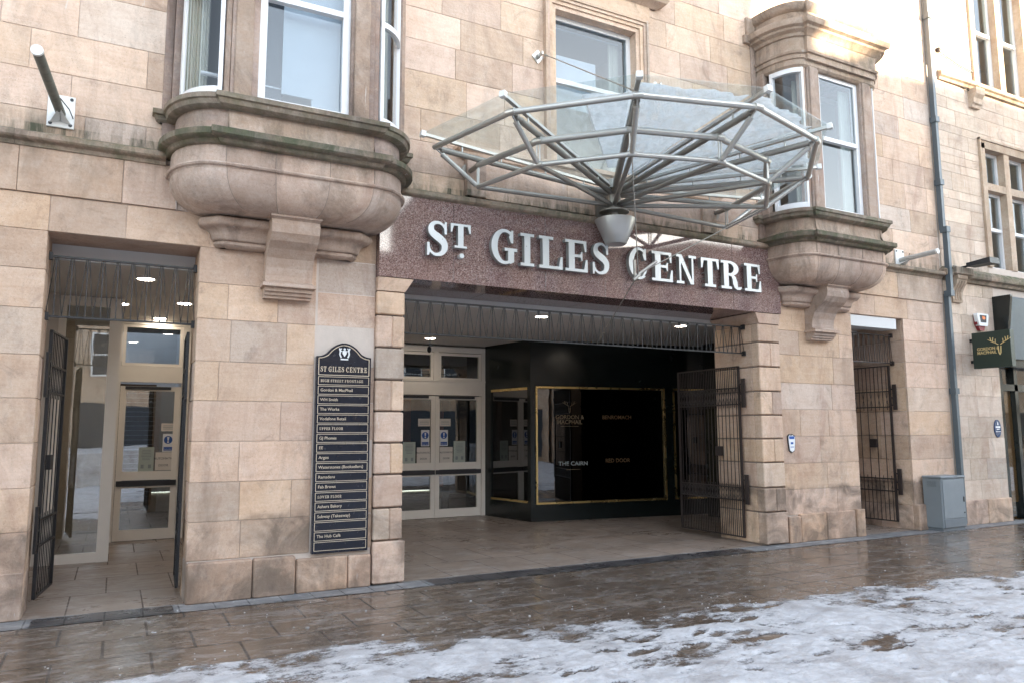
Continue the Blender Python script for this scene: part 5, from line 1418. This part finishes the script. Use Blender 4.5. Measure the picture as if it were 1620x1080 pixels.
m = MB(); m.prism(arcpts(13.87, 1.62, .10, .155, 0, 352, 32), lambda p: (p[0], -.02, p[1]), lambda p: (p[0], .0, p[1])); m.build('plate', 'oval_blue', OV)
m = MB(); m.box(13.80, 13.94, -.023, -.020, 1.63, 1.66); m.box(13.83, 13.91, -.023, -.020, 1.60, 1.615)
for i in range(5): m.ball((13.81 + i * .03, -.021, 1.565), .009, 6)
m.prism([(13.85, 1.68), (13.89, 1.68), (13.88, 1.72), (13.87, 1.74), (13.86, 1.72)], lambda p: (p[0], -.023, p[1]), lambda p: (p[0], -.02, p[1])); m.build('print', 'sign_white', OV)
AL = thing('alarm_box', 'white and dark red alarm box above the hanging shop sign', 'alarm box', (13.55, -.05, 3.4))
m = MB(); al = [(13.40, 3.64), (13.72, 3.64), (13.73, 3.60), (13.68, 3.42), (13.44, 3.42), (13.39, 3.60)]
m.prism(al, lambda p: (p[0], -.09, p[1]), lambda p: (p[0], -.02, p[1])); m.build('cover', 'sign_white', AL)
m = MB(); m.prism([(13.42, 3.62), (13.66, 3.62), (13.66, 3.44), (13.62, 3.34), (13.50, 3.34), (13.42, 3.46)], lambda p: (p[0], -.06, p[1]), lambda p: (p[0], .0, p[1])); m.build('base', 'red', AL)
m = MB(); m.prism([(13.46, 3.61), (13.66, 3.61), (13.64, 3.48), (13.48, 3.48)], lambda p: (p[0], -.094, p[1]), lambda p: (p[0], -.090, p[1])); m.build('panel', 'ink', AL)
m = MB(); m.prism(arcpts(13.57, 3.56, .045, .03, 0, 340, 14), lambda p: (p[0], -.098, p[1]), lambda p: (p[0], -.094, p[1])); m.prism([(13.53, 3.575), (13.555, 3.575), (13.53, 3.60)], lambda p: (p[0], -.097, p[1]), lambda p: (p[0], -.094, p[1])); m.build('logo', 'orange', AL)
FL = thing('floodlight', 'flat black floodlight on a bracket over the mossy stone ledge', 'floodlight', (13.0, 0, 4.4))
m = MB(); m.tube((12.98, 0, 4.40), (12.98, -.30, 4.42), .02, 8); m.box(12.92, 13.04, -.02, .0, 4.36, 4.46); m.build('arm', 'black_iron', FL)
m = MB(); m.add([(12.92, -.24, 4.40), (13.16, -.24, 4.40), (13.24, -.62, 4.40), (12.96, -.62, 4.40), (12.92, -.24, 4.46), (13.16, -.24, 4.46), (13.24, -.62, 4.50), (12.96, -.62, 4.50)], [(0, 3, 2, 1), (4, 5, 6, 7), (0, 1, 5, 4), (1, 2, 6, 5), (2, 3, 7, 6), (3, 0, 4, 7)]); m.build('head', 'black_iron', FL)
PS = thing('hanging_sign', 'square dark green hanging sign with gold stag head projecting from the wall', 'sign', (13.25, -.35, 2.65))
m = MB(); m.cbox(13.22, 13.34, -.70, -.06, 2.65, 3.27, .004); m.build('sign_box', 'sign_green', PS)
m = MB(); m.box(13.25, 13.31, -.07, .0, 2.75, 2.80); m.box(13.25, 13.31, -.07, .0, 3.12, 3.17); m.build('fixing', 'black_iron', PS)
for tx, z in (('GORDON &', 2.955), ('MACPHAIL', 2.89)): text_mesh(tx, .072, lambda u, v, w, z=z: Vector((13.217 - w, -.14 - u, z + v)), 'lettering', 'gold_paint', PS, 'LEFT', .95, .0015)
m = MB(); antlers(m, lambda a, b: (13.217, -.52 - a * 1.1, 3.03 + b * 1.1), r=.007); m.build('stag_emblem', 'gold_paint', PS)

# =================================================================== NEIGHBOUR
NB = thing('neighbouring_building', 'paler narrow-coursed stone building right of the drainpipe with a dark shop fascia', 'building', (16, 0, 0))
nops = [(14.08, 16.0, 0, 3.98), (16.6, 40, 0, 3.98), (14.02, 15.72, 4.55, 6.95), (14.02, 15.9, 8.05, 10.6), (17.2, 18.9, 4.55, 6.95), (17.2, 18.9, 8.05, 10.6)]
m = MB(); backing(m, 12.60, 21, 0, 11.5, nops, .009, .22); m.build('wall_core', 'mortar', NB)
m = MB(); ashlar(m, 12.60, 21, [.40, .74, 1.10, 1.46, 1.82, 2.18, 2.54, 2.90, 3.26, 3.60, 3.95, 4.18], 0.0, nops, lmin=.45, lmax=.8, seed=77)
uz = [4.42, 4.73, 5.0, 5.27, 5.54, 5.70, 5.86, 6.20, 6.36, 6.52, 6.66, 6.95, 7.10, 7.40, 7.62, 7.9]
ashlar(m, 12.60, 21, uz, 0.0, nops, lmin=.5, lmax=1.0, seed=78)
ashlar(m, 12.60, 21, [8.12, 8.4, 8.7, 8.9, 9.2, 9.5, 9.7, 10.0, 10.3, 10.6, 10.9, 11.2, 11.5], 0.0, nops, lmin=.5, lmax=1.0, seed=79)
m.build('wall', 'stone_nb', NB)
m = MB()
for a, b in ((12.60, 13.35), (13.355, 14.08)): m.cbox(a + .003, b - .003, -.05, .1, 0, .41, .012, rtone())
m.build('plinth', 'stone', NB)
m = MB(); m.sweep([(12.66, .02), (12.66, 0), (21, 0)], [(-.02, 4.17), (.05, 4.18), (.07, 4.23), (.13, 4.25), (.14, 4.28), (.14, 4.34), (.04, 4.42), (-.02, 4.43)], (.4, .4, .3))
m.cbox(12.72, 13.22, -.19, .02, 4.27, 4.40, .012, rtone())
m.sweep([(12.9, 0.02), (13.95, 0.0), (21, 0)], [(-.02, 7.90), (.05, 7.91), (.06, 7.96), (.10, 7.98), (.10, 8.05), (.0, 8.10), (-.02, 8.10)], (.5, .5, .3))
m.build('string_course', 'stone_str', NB)
m = MB()
pf = [(0, 3.80), (.05, 3.80), (.06, 3.84), (.05, 3.90), (.06, 3.98), (.10, 4.06), (.14, 4.12), (.15, 4.18), (.17, 4.20), (.17, 4.26), (0, 4.26)]
m.prism(pf, lambda p: (12.78, -p[0], p[1]), lambda p: (13.06, -p[0], p[1]), rtone())
for x in (12.85, 12.92, 12.99): m.path([(x, -.06, 3.84), (x, -.06, 3.98), (x, -.11, 4.07), (x, -.15, 4.16)], .018, 8)
m.prism([(0, 7.55), (.06, 7.55), (.07, 7.60), (.10, 7.62), (.11, 7.72), (.16, 7.78), (.17, 7.90), (0, 7.90)], lambda p: (13.78, -p[0], p[1]), lambda p: (14.05, -p[0], p[1]), rtone())
build_cuts(m, 'carved_console', 'stone_nbtrim', NB, [13.5])
m = MB()
def stone_window(x0, x1, z0, z1, mull, tr):
    w = .10
    m.box(x0 - .04, x0 + w, -.03, .2, z0, z1, rtone()); m.box(x1 - w, x1 + .04, -.03, .2, z0, z1, rtone()); m.box(x0 - .04, x1 + .04, -.03, .2, z1 - w, z1 + .05, rtone())
    m.box(x0 - .07, x0 - .04, -.05, .1, z0, z1 + .08, rtone()); m.box(x0 - .07, x1 + .07, -.052, .1, z1 + .05, z1 + .09, rtone())
    m.box(mull - .085, mull + .085, -.01, .2, z0, z1 - w, rtone())
    if tr: m.box(x0 + w, mull - .085, -.005, .2, tr - .07, tr + .07, rtone()); m.box(mull + .085, x1 - w, -.005, .2, tr - .07, tr + .07, rtone())
stone_window(14.04, 15.70, 4.55, 6.92, 14.86, 6.10); stone_window(14.04, 15.88, 8.10, 10.6, 14.98, None)
stone_window(17.22, 18.88, 4.55, 6.92, 18.04, 6.10); stone_window(17.22, 18.88, 8.10, 10.6, 18.04, None)
[build_cuts(q_, 'window_surround', 'stone_nbtrim', NB, [16.5]) for q_ in (m,)]
for x0, x1 in ((14.14, 14.775), (14.945, 15.60), (17.32, 17.955), (18.125, 18.78)):
    sash(NB, 'window', x0, x1, 6.17, 6.82, .12, None, .05); sash(NB, 'window', x0, x1, 4.55, 6.03, .12, 5.32, .05)
for x0, x1 in ((14.14, 14.895), (15.065, 15.78), (17.32, 17.955), (18.125, 18.78)): sash(NB, 'window', x0, x1, 8.12, 10.5, .12, 9.25, .055)
m = MB(); shell(12.7, 20.9, .23, 3.5, 4.3, 11.4); m.build('upper_room', 'room', NB)
m = MB()
for x in (14.45, 15.30): drape(x + .12, x + .30, .34, 8.15, 10.5)
drape(14.2, 14.36, .34, 4.6, 6.9); drape(15.0, 15.16, .34, 4.6, 6.9)
build_cuts(m, 'curtain', 'curtain', NB, [14.6, 15.3], True)
# shop front
m = MB()
m.prism([(-.0, 2.86), (.16, 2.86), (.30, 3.94), (.26, 3.97), (0, 3.97)], lambda p: (14.10, -p[0], p[1]), lambda p: (21, -p[0], p[1])); m.build('shop_fascia', 'fascia_blue', NB)
m = MB(); m.prism([(0, 2.86), (.17, 2.86), (.32, 3.96), (.32, 3.99), (0, 3.99)], lambda p: (14.03, -p[0], p[1]), lambda p: (14.10, -p[0], p[1])); m.box(14.10, 21, -.12, .1, 2.72, 2.858)
m.box(14.10, 14.20, .02, .20, 0, 2.72); m.box(14.62, 14.72, .05, .2, 0, 2.72); m.box(14.20, 16.0, .05, .2, 2.30, 2.42); m.box(14.72, 21, .05, .2, 0, .30); m.box(16.0, 16.1, .05, .2, 0, 2.72)
m.build('shop_frame', 'shop_green', NB)
m = MB(); m.box(14.2, 21, .12, .126, .05, 2.72); m.build('shop_window', 'glass_door', NB)
m = MB(); m.box(14.05, 14.62, .14, .16, .3, 2.30); m.build('amber_panel', 'orange_in', NB); m = MB(); m.box(13.42, 21, 2.5, 2.6, 0, 4); m.build('shop_back_wall', 'orange_in', NB)
m = MB(); m.box(13.42, 21, .22, 3, 4.02, 4.2); m.box(12.6, 21, 3.6, 5, 0, 11.5); m.box(12.6, 21, .24, 5, 11.5, 11.8); m.box(21, 21.2, 0, 5, 0, 11.8); m.build('building_mass', 'mortar_dark', NB)
# cables on the wall
m = MB(); m.path([(12.95, -.03, 8.45), (13.5, -.03, 8.32), (13.95, -.03, 8.28)], .012, 6); m.ball((12.93, -.03, 8.47), .05, 8); m.path([(12.98, -.03, 8.02), (13.85, -.03, 7.86)], .009, 6); m.build('wall_cable', 'brown_iron', NB)

# =================================================================== ACROSS THE STREET (seen only in reflections)
def opposite(x0, x1, h, label, seed, shops=True):
    t = thing('house', label, 'building', ((x0 + x1) / 2, -22.2, 0))
    m = MB(); m.box(x0, x1, -34, -22.2, 0, h - .6, rtone()); 
    m.box(x0 - .01, x1 + .01, -22.4, -22.0, h - .8, h - .5, rtone()); m.build('wall', 'opp', t)
    m = MB(); m.add([(x0, -22.1, h - .5), (x1, -22.1, h - .5), (x1, -28, h + .2), (x0, -28, h + .2), (x0, -34, h - .5), (x1, -34, h - .5)], [(0, 1, 2, 3), (3, 2, 5, 4), (0, 3, 4), (1, 5, 2)]); m.build('roof', 'slate', t)
    n = max(2, int((x1 - x0) / 2.4)); p = (x1 - x0) / n
    for fl in range(1, int((h - 1) / 3.1)):
        for i in range(n):
            c = x0 + p * (i + .5); z = fl * 3.1 + .9
            m = MB(); m.box(c - .55, c + .55, -22.24, -22.16, z, z + 1.8); f = m.build('window', 'white', t)
            m = MB(); m.box(c - .47, c + .47, -22.17, -22.14, z + .08, z + .86); m.box(c - .47, c + .47, -22.17, -22.14, z + .94, z + 1.72); m.build('pane', 'darkblind', f)
    m = MB(); m.box(x0 + .4, x1 - .4, -22.25, -22.1, .3, 2.8); m.build('shop_window', 'darkblind', t)
opposite(-30, -14, 10.0, 'plain stone house across the street, farthest left of the row', 1)
opposite(-13.8, -2, 9.2, 'low stone house across the street facing the left doorway', 2)
opposite(-1.8, 13.6, 9.6, 'wide low stone house across the street', 3)
opposite(13.8, 21.2, 14.5, 'tallest stone house across the street', 4)
opposite(21.4, 26.2, 11.15, 'narrow low stone house across the street right of the tallest one', 5)
opposite(26.4, 44, 12.0, 'long stone house at the right end of the row across the street', 6)
opposite(44.2, 70, 10.2, 'stone house far off at the right end of the street', 7)
m = MB(); m.box(-30, 6, -21.9, -11.5, -.01, 1.0); o = m.build('snow_covered_terrace', 'snow_flat'); tag(o, kind='structure')

# the passer-by whose reflection shows in the inner left door
def person():
    me = bpy.data.meshes.new('person')
    J_ = [(0, 0, .98), (0, 0, 1.15), (0, 0, 1.38), (0, 0, 1.48), (0, .01, 1.56), (0, .01, 1.66), (.19, 0, 1.42), (.25, .02, 1.15), (.16, .16, 1.02), (.12, .22, 1.02), (-.19, 0, 1.42), (-.26, .02, 1.15), (-.17, .15, 1.0), (-.13, .21, 1.0),
          (.10, 0, .93), (.12, .02, .50), (.13, -.02, .08), (.14, .12, .04), (-.10, 0, .93), (-.13, .0, .50), (-.15, -.04, .08), (-.17, .10, .04)]
    E_ = [(0, 1), (1, 2), (2, 3), (3, 4), (4, 5), (2, 6), (6, 7), (7, 8), (8, 9), (2, 10), (10, 11), (11, 12), (12, 13), (0, 14), (14, 15), (15, 16), (16, 17), (0, 18), (18, 19), (19, 20), (20, 21)]
    rad = [.15, .15, .16, .06, .07, .10, .075, .055, .04, .035, .075, .055, .04, .035, .10, .07, .05, .045, .10, .07, .05, .045]
    me.from_pydata(J_, E_, []); o = bpy.data.objects.new('person', me); C.objects.link(o)
    sk = o.modifiers.new('skin', 'SKIN'); sub = o.modifiers.new('sub', 'SUBSURF'); sub.levels = 2; sub.render_levels = 2
    for i, r in enumerate(rad): me.skin_vertices[0].data[i].radius = (r, r * .8)
    me.skin_vertices[0].data[0].use_root = True
    me.materials.append(M_['olive'])
    return o
pp = person(); pp.location = (2.6, -12.6, 1.0)
tag(pp, 'person in olive jacket and dark trousers standing on the snow, hands held in front', 'person')
m = MB(); m.ball((2.6, -12.59, 2.66), .115, 14, sc=(.8, .95, 1.1)); hd = m.build('face', 'skin', pp, smooth=True)
m = MB(); m.ball((2.6, -12.62, 2.71), .125, 14, sc=(.85, 1, .8)); m.build('woolly_hat', 'ink', pp, smooth=True)
m = MB()
for s in (-1, 1): m.tube((2.6 + s * .10, -12.6, 1.92), (2.6 + s * .13, -12.6, 1.5), .10, 12, .08); m.tube((2.6 + s * .13, -12.6, 1.5), (2.6 + s * .14, -12.62, 1.1), .08, 12, .065)
m.build('trousers', 'navy', pp, smooth=True)
